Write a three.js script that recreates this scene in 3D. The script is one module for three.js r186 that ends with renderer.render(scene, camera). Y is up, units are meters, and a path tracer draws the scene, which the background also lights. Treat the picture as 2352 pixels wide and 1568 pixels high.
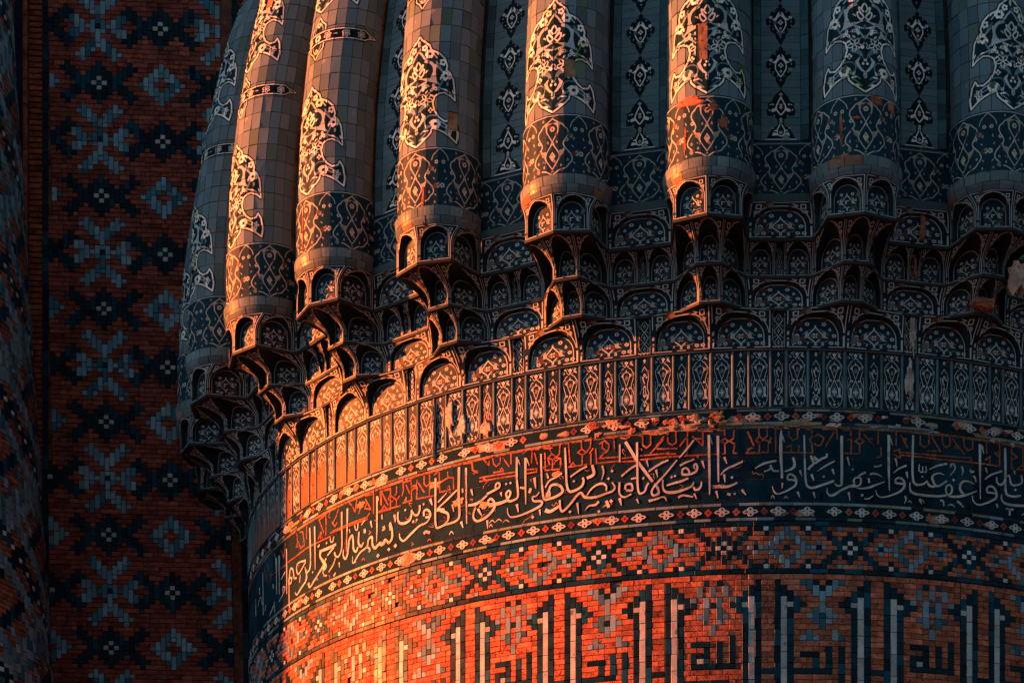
import * as THREE from 'three';
import { mergeGeometries } from 'three/addons/utils/BufferGeometryUtils.js';

// ---------------------------------------------------------------- camera, sky, sun, exposure
const scene = new THREE.Scene();
const EYE = 1.7;                                    // eye height above the court
const camera = new THREE.PerspectiveCamera(2 * Math.atan(3200 / 5653.08) * 180 / Math.PI, 2352 / 6400, 0.5, 400);
camera.position.set(0, EYE, 0);
camera.setViewOffset(2352, 6400, 0, 0, 2352, 1568);  // level camera with the lens shifted up, so that verticals stay upright
camera.updateProjectionMatrix();

const SUN_AZ = -92 * Math.PI / 180, SUN_EL = 12 * Math.PI / 180;   // low evening sun from the left and a little behind the dome
const sun = new THREE.DirectionalLight(new THREE.Color().setRGB(1.0, 0.18, 0.025), 5);
sun.position.set(Math.sin(SUN_AZ) * Math.cos(SUN_EL) * 60, 14 + Math.sin(SUN_EL) * 60, -32 + Math.cos(SUN_AZ) * Math.cos(SUN_EL) * 60);
sun.target.position.set(0, 14, -32);
sun.castShadow = true; sun.shadow.radius = 2; sun.shadow.mapSize.set(4096, 4096);
Object.assign(sun.shadow.camera, { left: -48, right: 48, top: 34, bottom: -34, near: 1, far: 160 });
scene.add(sun, sun.target);
{ // evening sky: cool teal dome, a little lighter towards the horizon, warmer under the sun
  const W = 256, H = 128, d = new Float32Array(W * H * 4);
  for (let j = 0; j < H; j++) for (let i = 0; i < W; i++) {
    const up = ((j + 0.5) / H - 0.5) * Math.PI, k = (j * W + i) * 4, e = Math.max(0, Math.sin(up));
    const az = ((i + 0.5) / W - 0.5) * 2 * Math.PI, dx = Math.cos(up) * Math.cos(az), dz = Math.cos(up) * Math.sin(az);
    const toSun = Math.max(0, dx * Math.sin(SUN_AZ) + dz * Math.cos(SUN_AZ));   // the sky is lighter on the side of the sun
    const g = up < 0 ? 0.3 : (0.62 + 0.85 * Math.pow(1 - e, 3)) * (0.95 + 3.6 * toSun * toSun);
    d[k] = 0.027 * g; d[k + 1] = 0.055 * g; d[k + 2] = 0.070 * g; d[k + 3] = 1;
  }
  const t = new THREE.DataTexture(d, W, H, THREE.RGBAFormat, THREE.FloatType);
  t.mapping = THREE.EquirectangularReflectionMapping; t.magFilter = THREE.LinearFilter; t.needsUpdate = true;
  scene.background = t; scene.environment = t;
}
const renderer = new THREE.WebGLRenderer({ antialias: true });
renderer.toneMapping = THREE.LinearToneMapping; renderer.toneMappingExposure = 8;
renderer.shadowMap.enabled = true;

// ---------------------------------------------------------------- helpers
const D2R = Math.PI / 180;
function rng(seed) { let a = seed >>> 0; return () => { a = (a + 0x6d2b79f5) >>> 0; let t = Math.imul(a ^ (a >>> 15), 1 | a); t = (t + Math.imul(t ^ (t >>> 7), 61 | t)) ^ t; return ((t ^ (t >>> 14)) >>> 0) / 4294967296; }; }
const V = (x, y, z) => new THREE.Vector3(x, y, z);
const lerp = (a, b, t) => a + (b - a) * t, clamp = (x, a = 0, b = 1) => Math.min(b, Math.max(a, x));
class MB {                                           // collects flat-shaded faces
  constructor() { this.p = []; this.u = []; this.c = []; }
  tri(a, b, c, ua, ub, uc, col) { for (const q of [a, b, c]) this.p.push(q.x, q.y, q.z); this.u.push(ua[0], ua[1], ub[0], ub[1], uc[0], uc[1]); for (let i = 0; i < 3; i++) this.c.push(col[0], col[1], col[2]); }
  quad(a, b, c, d, ua, ub, uc, ud, col) { this.tri(a, b, c, ua, ub, uc, col); this.tri(a, c, d, ua, uc, ud, col); }
  geo() {
    const g = new THREE.BufferGeometry();
    g.setAttribute('position', new THREE.Float32BufferAttribute(this.p, 3));
    g.setAttribute('uv', new THREE.Float32BufferAttribute(this.u, 2));
    g.setAttribute('color', new THREE.Float32BufferAttribute(this.c, 3));
    g.computeVertexNormals(); return g;
  }
  get tris() { return this.p.length / 9; }
}
const WHITE = [1, 1, 1];
function mesh(name, geo, mat, parent) { const m = new THREE.Mesh(geo, mat); m.name = name; m.castShadow = m.receiveShadow = true; parent.add(m); return m; }
function group(name, parent) { const g = new THREE.Group(); g.name = name; parent.add(g); return g; }
// a slab piece: centre of its face o, unit axes ux, uy, un, width w, height h, thickness t, chamfer ch
function plate(mb, o, ux, uy, un, w, h, t, ch, col, uvo, uvs = 1) {
  const P = (x, y, z) => o.clone().addScaledVector(ux, x).addScaledVector(uy, y).addScaledVector(un, z);
  const U = (x, y) => [(uvo[0] + x) * uvs, (uvo[1] + y) * uvs], a = w / 2, b = h / 2, c = a - ch, d = b - ch;
  const S = [[-1, -1], [1, -1], [1, 1], [-1, 1]];
  const F = S.map(([x, y]) => P(x * c, y * d, 0)), M = S.map(([x, y]) => P(x * a, y * b, -ch)), B = S.map(([x, y]) => P(x * a, y * b, -t));
  const uf = S.map(([x, y]) => U(x * c, y * d)), um = S.map(([x, y]) => U(x * a, y * b)), ub = S.map(([x, y]) => U(x * (a + t), y * (b + t)));
  mb.quad(F[0], F[1], F[2], F[3], uf[0], uf[1], uf[2], uf[3], col);
  for (let i = 0; i < 4; i++) { const j = (i + 1) % 4; mb.quad(M[i], M[j], F[j], F[i], um[i], um[j], uf[j], uf[i], col); mb.quad(B[i], B[j], M[j], M[i], ub[i], ub[j], um[j], um[i], col); }
}
// how large a piece shows in the picture (0 when outside the frame)
function shows(world, normal, area) {
  const D = -world.z; if (D < 1) return 0;
  const x = 1176 + 5653.08 * world.x / D, y = 3200 - 5653.08 * (world.y - EYE) / D;
  if (x < -10 || x > 2362 || y < -10 || y > 1578) return 0;
  const to = V(0, EYE, 0).sub(world).normalize();
  return Math.max(0, to.dot(normal)) * area / (D * D);
}
// pieces: the `cap` that show largest become meshes of their own, the rest one joined part
function settle(list, cap, stuffName, stuffParent) {
  const order = [...list].sort((a, b) => b.show - a.show), byMat = new Map();
  order.forEach((q, i) => {
    if (i < cap && q.show > 0) mesh(q.name, q.mb.geo(), q.mat, q.parent);
    else { if (!byMat.has(q.mat)) byMat.set(q.mat, new MB()); const m = byMat.get(q.mat); for (const k of ['p', 'u', 'c']) { const A = m[k], B = q.mb[k]; for (let n = 0; n < B.length; n++) A.push(B[n]); } }
  });
  for (const [mat, mb] of byMat) { const m = mesh(stuffName, mb.geo(), mat, stuffParent); m.userData.kind = 'stuff'; }
}
// ---------------------------------------------------------------- materials
function noiseField(n, seed, octaves) {               // tileable value noise, 0..1
  const out = new Float32Array(n * n);
  let amp = 1, total = 0;
  for (const cells of octaves) {
    const r = rng(seed + cells * 77), g = Array.from({ length: cells * cells }, r);
    for (let y = 0; y < n; y++) for (let x = 0; x < n; x++) {
      const fx = x / n * cells, fy = y / n * cells, x0 = fx | 0, y0 = fy | 0, tx = fx - x0, ty = fy - y0, sx = tx * tx * (3 - 2 * tx), sy = ty * ty * (3 - 2 * ty);
      const x1 = (x0 + 1) % cells, y1 = (y0 + 1) % cells;
      out[y * n + x] += amp * lerp(lerp(g[y0 * cells + x0], g[y0 * cells + x1], sx), lerp(g[y1 * cells + x0], g[y1 * cells + x1], sx), sy);
    }
    total += amp; amp *= 0.62;
  }
  for (let i = 0; i < out.length; i++) out[i] /= total;
  return out;
}
function dataTex(n, fn, srgb) {
  const d = new Uint8Array(n * n * 4);
  for (let i = 0; i < n * n; i++) { const c = fn(i); d[i * 4] = clamp(c[0]) * 255; d[i * 4 + 1] = clamp(c[1]) * 255; d[i * 4 + 2] = clamp(c[2]) * 255; d[i * 4 + 3] = 255; }
  const t = new THREE.DataTexture(d, n, n); t.wrapS = t.wrapT = THREE.RepeatWrapping; t.magFilter = THREE.LinearFilter; t.minFilter = THREE.LinearMipmapLinearFilter; t.generateMipmaps = true;
  if (srgb) t.colorSpace = THREE.SRGBColorSpace; t.needsUpdate = true; return t;
}
const nA = noiseField(512, 11, [6, 14, 34, 80, 170]), nB = noiseField(512, 29, [4, 10, 26, 60]), nC = noiseField(512, 53, [40, 90, 200]);
const brickMap = dataTex(512, (i) => { const v = 0.86 + 0.42 * (nA[i] - 0.5) + 0.5 * (nB[i] - 0.5) - (nC[i] < 0.3 ? 0.4 : 0), o = clamp((nB[i] - 0.52) * 3) * 0.06; return [v, v - o * 0.4, v - o]; }, true);
const brickBump = dataTex(512, (i) => { const v = 0.55 + 0.6 * (nA[i] - 0.5) - (nC[i] < 0.32 ? 0.4 : 0); return [v, v, v]; });
const glazeMap = dataTex(512, (i) => { const v = 0.9 + 0.3 * (nB[i] - 0.5) + (nC[i] > 0.72 ? 0.1 : 0) - (nA[i] < 0.3 ? 0.22 : 0); return [v, v, v]; }, true);
const glazeRough = dataTex(512, (i) => { const v = 0.8 + 0.9 * (nB[i] - 0.5) + 0.5 * (nA[i] - 0.5); return [v, v, v]; });
const glazeBump = dataTex(512, (i) => { const v = 0.5 + 0.5 * (nB[i] - 0.5) + 0.3 * (nA[i] - 0.5); return [v, v, v]; });
const std = (o) => new THREE.MeshPhysicalMaterial({ vertexColors: true, specularIntensity: 0.1, ...o });
const M = {
  brick: std({ map: brickMap, bumpMap: brickBump, bumpScale: 0.006, roughness: 0.95 }),
  glaze: std({ map: glazeMap, roughnessMap: glazeRough, roughness: 0.5, bumpMap: glazeBump, bumpScale: 0.0025 }),
  mortar: std({ map: brickMap, bumpMap: brickBump, bumpScale: 0.008, roughness: 1 }),
  plain: std({ map: glazeMap, roughness: 0.6 }),
  slab: std({ map: glazeMap, roughness: 0.8, specularIntensity: 0.06 }),
};
const mortarCol = [0.26, 0.17, 0.12];
// piece colours (linear)
const vary = (r, c, a, b = 0) => { const k = 1 + (r() - 0.5) * 2 * a, h = (r() - 0.5) * 2 * b; return [c[0] * k * (1 + h), c[1] * k, c[2] * k * (1 - h)]; };
const COL = {
  B: (r) => vary(r, r() < 0.12 ? [0.27, 0.092, 0.06] : [0.40, 0.125, 0.072], 0.26, 0.08),
  D: (r) => r() < 0.25 ? vary(r, [0.004, 0.044, 0.074], 0.4) : vary(r, [0.004, 0.02, 0.032], 0.4),
  L: (r) => r() < 0.28 ? vary(r, [0.04, 0.11, 0.15], 0.35) : vary(r, [0.135, 0.21, 0.255], 0.34, 0.08),
  W: (r) => vary(r, [0.46, 0.45, 0.43], 0.14, 0.04),
  O: (r) => vary(r, [0.16, 0.19, 0.13], 0.3, 0.2),
};
const SCRIPT = [
{w:[34,23,6],p:[1942,915,1943,614,1948,287]}, {w:[23,6],p:[1963,900,1985,811]}, {w:[25,25,21],p:[2224,915,2229,660,2231,422,2250,380,2335,375,2405,398]},
{w:[15,25,15],p:[2247,594,2270,605,2285,539,2304,504,2343,506,2385,522,2420,555,2413,638]}, {w:[11,24,14],p:[2129,567,2133,506,2167,481,2205,510,2224,559]}, {d:[25],p:[2343,453]},
{w:[15,23,19],p:[1996,519,2055,574,2190,645]}, {w:[19,27,6],p:[2025,367,2018,412,2040,442,2085,445,2115,411,2129,352,2115,319,2062,277,1996,240,1937,217,1893,226,1868,260,1857,312]}, {w:[19],p:[2025,371,2070,374,2122,374]},
{w:[8,26,23],p:[1879,445,1821,467,1771,464,1735,433,1725,378,1742,335,1764,319]}, {w:[11,29,23],p:[1908,373,1836,332,1778,305,1707,281,1636,272,1594,278]}, {w:[21],p:[1594,286,1576,329,1583,383,1608,402,1633,389,1640,345,1626,305,1601,291]},
{w:[23],p:[1580,281,1510,261,1448,254,1386,251]}, {w:[8,26,20],p:[1559,510,1510,523,1455,505,1431,472,1441,428,1462,385,1489,373,1587,445]}, {w:[23],p:[1462,369,1420,361,1386,392]},
{w:[19,19,9],p:[1629,609,1629,640,1654,647,1671,622,1668,584,1622,514]}, {w:[9,23,21],p:[1400,556,1489,608,1587,642]}, {d:[27],p:[1657,465]},
{w:[23,20,5],p:[1742,632,1757,588,1746,526]}, {w:[19,6],p:[2003,654,2022,596]}, {w:[23,17,5],p:[1872,543,1890,515,1901,471]},
{w:[19],p:[1836,606,1843,581,1879,593]}, {w:[23,19,8],p:[1517,216,1545,208,1555,152]}, {w:[23],p:[2235,220,2273,207,2277,146]},
{w:[23],p:[2319,222,2289,217]}, {w:[27,11],p:[2129,257,2141,213]}, {w:[23,23,8],p:[1693,226,1728,204,1764,163]},
{w:[9,29,28],p:[2186,377,2182,330,2205,288,2250,272,2350,274,2442,286]}, {w:[21,8],p:[2327,676,2339,632]}, {w:[30,24,6],p:[990,908,990,478,997,274]},
{w:[19,5],p:[1004,879,1027,794]}, {w:[23,24,17],p:[1235,930,1235,423,1252,379,1286,367,1347,388,1381,422]}, {w:[11,26,23],p:[1381,422,1388,385,1423,362,1464,371]},
{w:[9,27,26],p:[1205,390,1201,337,1211,292,1238,268,1313,256,1402,254,1469,257]}, {w:[19,26,6],p:[1060,362,1057,407,1084,428,1124,420,1147,377,1144,331,1110,283,1044,240,977,209,911,196,875,217,858,272]}, {w:[21],p:[1060,366,1104,366,1151,362]},
{w:[6,23,19],p:[924,427,872,454,826,458,803,446]}, {w:[21],p:[790,403,796,351]}, {w:[11,26,9],p:[951,376,898,350,845,324,793,298,714,282,662,291]},
{w:[19],p:[646,335,649,388,675,405,708,399,714,361,701,323,662,306,617,296,585,291]}, {w:[9,21,20],p:[1037,481,1084,530,1168,579]}, {w:[12],p:[1299,603,1299,527,1327,515,1334,584]},
{w:[12],p:[1337,524,1368,519,1368,588]}, {d:[23],p:[633,493]}, {d:[21],p:[1330,466]},
{w:[26,19,5],p:[1054,649,1067,604,1074,556]}, {w:[26,6],p:[1168,507,1181,433]}, {w:[23,19,6],p:[1151,230,1164,197,1147,143]},
{w:[21,6],p:[1303,210,1323,151]}, {w:[23,6],p:[594,235,604,145]}, {w:[17],p:[839,542,872,541,918,563]},
{w:[23,15],p:[760,470,688,424]}, {w:[26],p:[714,211,734,204]}, {w:[11,15,5],p:[747,167,786,170,835,210]},
{w:[15,34,23],p:[-56,921,-59,861,-59,635,-47,379]}, {w:[23,6],p:[-47,861,-24,786]}, {w:[20,24,26],p:[163,869,169,561,179,351,195,291,233,272,322,301,451,357]},
{w:[30,24,15],p:[525,872,525,345,522,315,483,302,457,327]}, {w:[26],p:[201,479,220,509,252,547,236,607,227,637]}, {w:[23],p:[265,548,329,602,380,633,380,663]},
{w:[38],p:[252,623,297,578]}, {w:[9,23,15],p:[287,462,361,520,457,583]}, {w:[19,24,8],p:[4,364,7,409,30,425,68,402,87,357,80,304,30,259,-34,221,-91,203,-122,229,-141,290]},
{w:[20],p:[4,361,55,361,87,346]}, {w:[23,34,15],p:[55,616,68,568,68,515,42,485,-21,455]}, {w:[8,24,19],p:[-306,496,-224,547,-103,579]},
{w:[23,19],p:[-160,531,-141,478,-122,463,-78,462]}, {w:[8,19],p:[-217,456,-173,478,-154,501]}, {w:[8,26,23],p:[383,272,387,220,412,190,444,195,515,250,606,303,658,321]},
{d:[24],p:[351,403]}, {d:[21],p:[635,497]}, {w:[23,6],p:[122,470,141,403]},
{w:[23,15],p:[435,492,451,432]}, {w:[26,11],p:[233,427,255,359]}, {w:[23,6],p:[580,633,602,536]},
{w:[26,8],p:[99,229,122,162]}, {w:[26,6],p:[252,224,268,156]}, {w:[26,6],p:[593,235,606,145]},
{w:[19,6],p:[-43,327,-47,267]}, {w:[26,26,9],p:[-747,891,-744,657,-740,355,-740,212]}, {w:[19,6],p:[-737,868,-712,783]},
{w:[30,21,17],p:[-661,878,-658,577,-655,351]}, {w:[19,29,21],p:[-652,320,-626,297,-582,295,-525,311,-475,339]}, {w:[9,23,19],p:[-633,432,-595,483,-494,539,-424,575]},
{w:[21,21,11],p:[-1024,563,-963,596,-883,624]}, {w:[21],p:[-1004,463,-998,516,-969,532,-944,512,-931,473]}, {w:[24,24,15],p:[-1004,460,-957,456,-906,464,-867,491,-858,543,-874,571,-890,553,-880,515]},
{w:[8,34,15],p:[-1187,418,-1190,343,-1174,289,-1129,266,-1052,267,-982,288,-912,321,-890,365]}, {w:[19,26,21],p:[-1152,347,-1091,365,-1001,388,-944,414]}, {w:[19,24,15],p:[-893,312,-880,281,-848,279,-823,315,-817,367]},
{w:[19,19,17],p:[-1251,371,-1161,484,-1052,630]}, {w:[9,23,19],p:[-1030,654,-963,740,-890,844]}, {w:[23],p:[-1258,357,-1232,301,-1229,263,-1251,250]},
{w:[26,6],p:[-810,601,-788,516]}, {w:[26,6],p:[-598,634,-573,558]}, {w:[24,8],p:[-601,438,-592,348]},
{d:[23],p:[-525,401]}, {d:[24],p:[-1104,441]}, {d:[23],p:[-1072,450]},
{w:[19,6],p:[-1258,531,-1238,453]}, {w:[26,6],p:[-887,236,-864,174]}, {w:[23],p:[-570,219,-538,202]},
{w:[23],p:[-500,223,-500,201]}, {w:[26,8],p:[-677,254,-658,170]}, {w:[23,8],p:[-431,259,-393,197]},
{w:[26,23,14],p:[-1040,202,-1001,222,-899,199]}, {w:[15],p:[-1258,205,-1174,217,-1152,169]}, {w:[19],p:[-1258,569,-1193,608,-1136,637]},
{w:[19,29,23],p:[-2165,910,-2155,663,-2141,447,-2117,397,-2062,400,-1994,439,-1974,497,-1984,537]}, {w:[23,21,19],p:[-1441,868,-1438,565,-1428,313,-1412,281,-1366,299,-1347,358,-1327,394]}, {w:[34,34,27],p:[-1555,889,-1483,744,-1444,664,-1366,534,-1288,405]},
{w:[23,23,15],p:[-1269,381,-1230,309,-1237,264,-1276,245,-1298,274,-1288,322,-1250,379,-1180,463]}, {w:[11,27,15],p:[-1940,325,-1900,388,-1840,432,-1780,439,-1746,405,-1746,351]}, {w:[19,30,21],p:[-1687,443,-1660,378,-1680,343,-1746,321,-1840,295,-1920,295,-1967,313,-2001,364,-2035,346,-2117,244,-2193,179,-2213,213,-2220,314]},
{w:[21,21,15],p:[-1614,433,-1611,296,-1568,257,-1496,283]}, {w:[18],p:[-1611,866,-1612,661]}, {w:[23],p:[-1558,343,-1549,395,-1496,397,-1490,328,-1549,335]},
{w:[21],p:[-1595,499,-1509,573,-1444,611]}, {w:[19],p:[-2110,564,-2015,626,-1940,660]}, {w:[21],p:[-1327,523,-1256,576,-1180,622]},
{w:[23,19,6],p:[-1786,646,-1773,568,-1793,479]}, {d:[26],p:[-1687,572]}, {d:[23],p:[-1723,489]},
{d:[21],p:[-2073,509]}, {d:[23],p:[-1379,452]}, {w:[19],p:[-1500,458,-1451,464]},
{w:[23,6],p:[-1250,538,-1240,453]}, {w:[19,6],p:[-1347,653,-1330,576]}, {w:[27,6],p:[-2039,255,-2025,123]},
{d:[27],p:[-2114,163]}, {w:[34,8],p:[-1614,251,-1595,165]}, {w:[34],p:[-1746,237,-1720,158]},
{w:[34],p:[-1687,237,-1707,217]}, {w:[8,23,27],p:[-1961,152,-1920,200,-1853,206,-1820,239]}, {w:[30,15],p:[-1327,186,-1224,206]},
{w:[23,9],p:[-1444,224,-1425,169]}, {d:[27],p:[-1820,125]}, {w:[30,34,30],p:[-1887,668,-1873,559,-1940,523]},
{w:[23,23,27],p:[-2679,897,-2679,650,-2668,432,-2686,412,-2752,398,-2782,415]}, {w:[19,6],p:[-2665,863,-2643,797]}, {w:[27,23,9],p:[-2585,870,-2585,554,-2581,330]},
{w:[19,6],p:[-2571,852,-2542,769]}, {w:[19,31,23],p:[-2418,884,-2411,599,-2393,388,-2379,347,-2330,347,-2253,364,-2191,408,-2205,464,-2253,499,-2309,497,-2330,454,-2323,384]}, {w:[15,19,23],p:[-2372,484,-2330,554,-2253,587,-2198,623]},
{w:[14,27,9],p:[-2435,442,-2471,402,-2506,401,-2499,354,-2407,329,-2414,292,-2492,252,-2578,225,-2679,206,-2752,216,-2778,268,-2782,322]}, {w:[23],p:[-2782,431,-2797,496,-2767,524,-2749,501,-2760,457,-2782,431]}, {w:[31,46],p:[-2782,415,-2856,399,-2916,396,-2991,397]},
{w:[23,31,19],p:[-2991,397,-2999,453,-2969,470,-2935,431,-2927,368,-2976,300,-3052,254,-3129,244,-3168,287,-3168,350,-3145,407]}, {w:[23,35,23],p:[-3231,450,-3129,450,-3014,518]}, {w:[27,22,19],p:[-3014,534,-2916,567,-2871,588,-2871,627,-2901,637,-2916,606,-2908,565]},
{w:[23,23,8],p:[-3258,893,-3258,620,-3251,243]}, {w:[27,6],p:[-2856,523,-2848,475]}, {d:[23],p:[-2797,608]},
{d:[23],p:[-2749,610]}, {w:[35,12],p:[-2488,621,-2474,495]}, {w:[31],p:[-2528,505,-2542,454]},
{w:[31,8],p:[-2679,349,-2661,253]}, {w:[23,8],p:[-2432,241,-2425,171]}, {d:[31],p:[-2506,166]},
{w:[31,8],p:[-3118,385,-3075,298]}, {w:[27,8],p:[-3010,230,-3006,128]}, {w:[19],p:[-2358,651,-2340,586]},
{w:[23],p:[-2643,535,-2592,517]}, {w:[46,27],p:[-2372,223,-2323,200,-2225,245]}, {w:[33,24,24],p:[-3342,928,-3346,588,-3342,335,-3376,302,-3520,287,-3615,278,-3632,331,-3634,577,-3632,871]},
{w:[24,21,12],p:[-3260,900,-3256,566,-3251,241]}, {w:[16,25,20],p:[-3597,510,-3477,587,-3367,666]}, {w:[16],p:[-3602,577,-3554,614,-3498,657]},
{w:[41,18],p:[-3615,490,-3520,475]}, {w:[29,29,10],p:[-3571,471,-3477,407,-3477,334,-3537,291]}, {w:[25],p:[-3783,460,-3783,517,-3747,528,-3707,489,-3703,439,-3765,439]},
{w:[10,29,12],p:[-3703,423,-3747,376,-3838,359,-3948,297,-4061,236,-4109,291,-4114,342]}, {w:[21,31,17],p:[-4133,604,-4138,522,-4109,464,-4033,443,-3967,467,-3948,520,-3948,577]}, {w:[21,26,25],p:[-3948,577,-3911,510,-3865,497,-3838,548,-3838,605]},
{w:[25,32,21],p:[-4246,511,-4217,403,-4222,305,-4266,267,-4306,320]}, {w:[25],p:[-4306,320,-4347,273,-4393,311]}, {w:[25],p:[-4393,311,-4461,272]},
{w:[25,23,10],p:[-4440,884,-4440,634,-4445,351]}, {w:[21,7],p:[-4429,873,-4414,818]}, {d:[25],p:[-4033,600]},
{d:[25],p:[-3788,604]}, {d:[28],p:[-3925,431]}, {d:[25],p:[-3879,439]},
{w:[37,10],p:[-3703,644,-3676,563]}, {w:[25,7],p:[-4367,637,-4362,578]}, {w:[33,8],p:[-4187,586,-4172,490]},
{w:[17],p:[-4357,484,-4332,469,-4357,443]}, {w:[24,10],p:[-3426,509,-3405,423]}, {w:[32,8],p:[-3317,280,-3293,201]},
{w:[28,8],p:[-3198,634,-3178,556]}, {d:[41],p:[-4172,208]}, {d:[28],p:[-4261,187]},
{w:[33],p:[-3783,246,-3765,266,-3703,242]}, {w:[20],p:[-3301,666,-3297,616]}, {w:[29,20,25],p:[-5014,874,-5014,694,-5020,401,-5079,338,-5127,370,-5145,416]},
{w:[29,20,8],p:[-4916,883,-4921,665,-4938,352]}, {w:[16,33,20],p:[-4985,399,-4985,317,-4950,274,-4916,320,-4882,489,-4837,524,-4820,470,-4809,345,-4771,309,-4738,356]}, {w:[20,31,20],p:[-4722,537,-4727,393,-4684,348,-4647,385]},
{w:[15],p:[-4793,640,-4776,579,-4749,570,-4738,640]}, {w:[20,31,24],p:[-4804,181,-4706,273,-4589,320,-4569,394,-4517,412,-4507,312,-4466,260,-4406,291,-4367,272,-4318,322,-4269,277,-4224,288]}, {w:[24,23,10],p:[-4441,880,-4441,518,-4446,335]},
{w:[8,20],p:[-4826,268,-4826,187,-4771,187]}, {w:[24],p:[-4589,312,-4548,267,-4563,240]}, {w:[33,37,29],p:[-5115,505,-5264,504,-5433,518]},
{w:[29,16],p:[-5151,484,-5276,417]}, {w:[29,29,21],p:[-5426,507,-5420,447,-5341,355,-5302,293,-5341,264,-5367,298,-5341,355,-5302,392]}, {w:[29,23,18],p:[-5642,888,-5628,649,-5635,377,-5701,340]},
{w:[25,22,10],p:[-5536,868,-5529,616,-5522,323]}, {w:[16,18],p:[-5127,337,-5164,274,-5251,203]}, {w:[10,25,17],p:[-5367,256,-5341,190,-5289,174]},
{w:[21,23],p:[-5341,314,-5487,229,-5585,169]}, {w:[10,21],p:[-5746,430,-5716,303,-5746,221]}, {w:[15],p:[-5226,623,-5213,570,-5176,558,-5158,617]},
{d:[25],p:[-5295,580]}, {w:[25],p:[-5433,601,-5467,587]}, {d:[23],p:[-5578,308]},
{w:[20,10],p:[-4626,654,-4684,607]}, {w:[28,8],p:[-4538,611,-4517,525]}, {w:[36],p:[-4631,542,-4626,492]},
{w:[16,7],p:[-4882,619,-4870,567]}, {w:[28,8],p:[-4367,641,-4357,582]}, {w:[20,7],p:[-5061,267,-5055,200]},
{w:[18],p:[-4332,495,-4327,453,-4362,447]}, {d:[29],p:[-4269,193]}, {d:[40],p:[-4426,160]},
{w:[25],p:[-5127,156,-5164,126]}, {w:[36,24],p:[-4250,495,-4241,413]}, {w:[31,22,10],p:[-6527,818,-6515,625,-6515,348]},
{w:[31,20,10],p:[-6429,812,-6424,593,-6424,307]}, {w:[27,22,18],p:[-6208,821,-6200,514,-6200,239]}, {w:[17],p:[-6141,356,-6141,200,-6131,40]},
{w:[18,24],p:[-6131,431,-6100,528,-6040,498,-6001,377,-5944,357]}, {w:[22,24,17],p:[-5727,507,-5925,526,-5944,474,-5906,393,-5727,488]}, {w:[20],p:[-6141,347,-6080,345,-6070,391,-6131,421,-6141,347]},
{w:[18,10],p:[-5851,365,-5869,274]}, {w:[18,24,10],p:[-5727,391,-5710,270,-5833,194,-5944,144,-5982,185]}, {w:[21,26],p:[-5364,320,-5527,200,-5642,141,-5675,200]},
{w:[26],p:[-5281,503,-5402,504,-5417,452,-5326,298,-5341,265,-5364,301]}, {w:[10,20],p:[-6359,481,-6247,540]}, {w:[19],p:[-6429,219,-6313,268,-6247,334,-6302,363,-6313,298]},
{w:[13],p:[-7043,819,-7033,513,-7026,248]}, {w:[13],p:[-7299,468,-7155,537,-7061,402]}, {w:[12],p:[-6591,276,-6578,132]},
{w:[15],p:[-6756,146,-6604,231]}, {w:[15],p:[-6908,347,-6941,278]}, {w:[13],p:[-7442,612,-7417,379]},
{w:[13],p:[-7214,680,-7194,582]}, {w:[15],p:[-6631,518,-6618,454]}];
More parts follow.
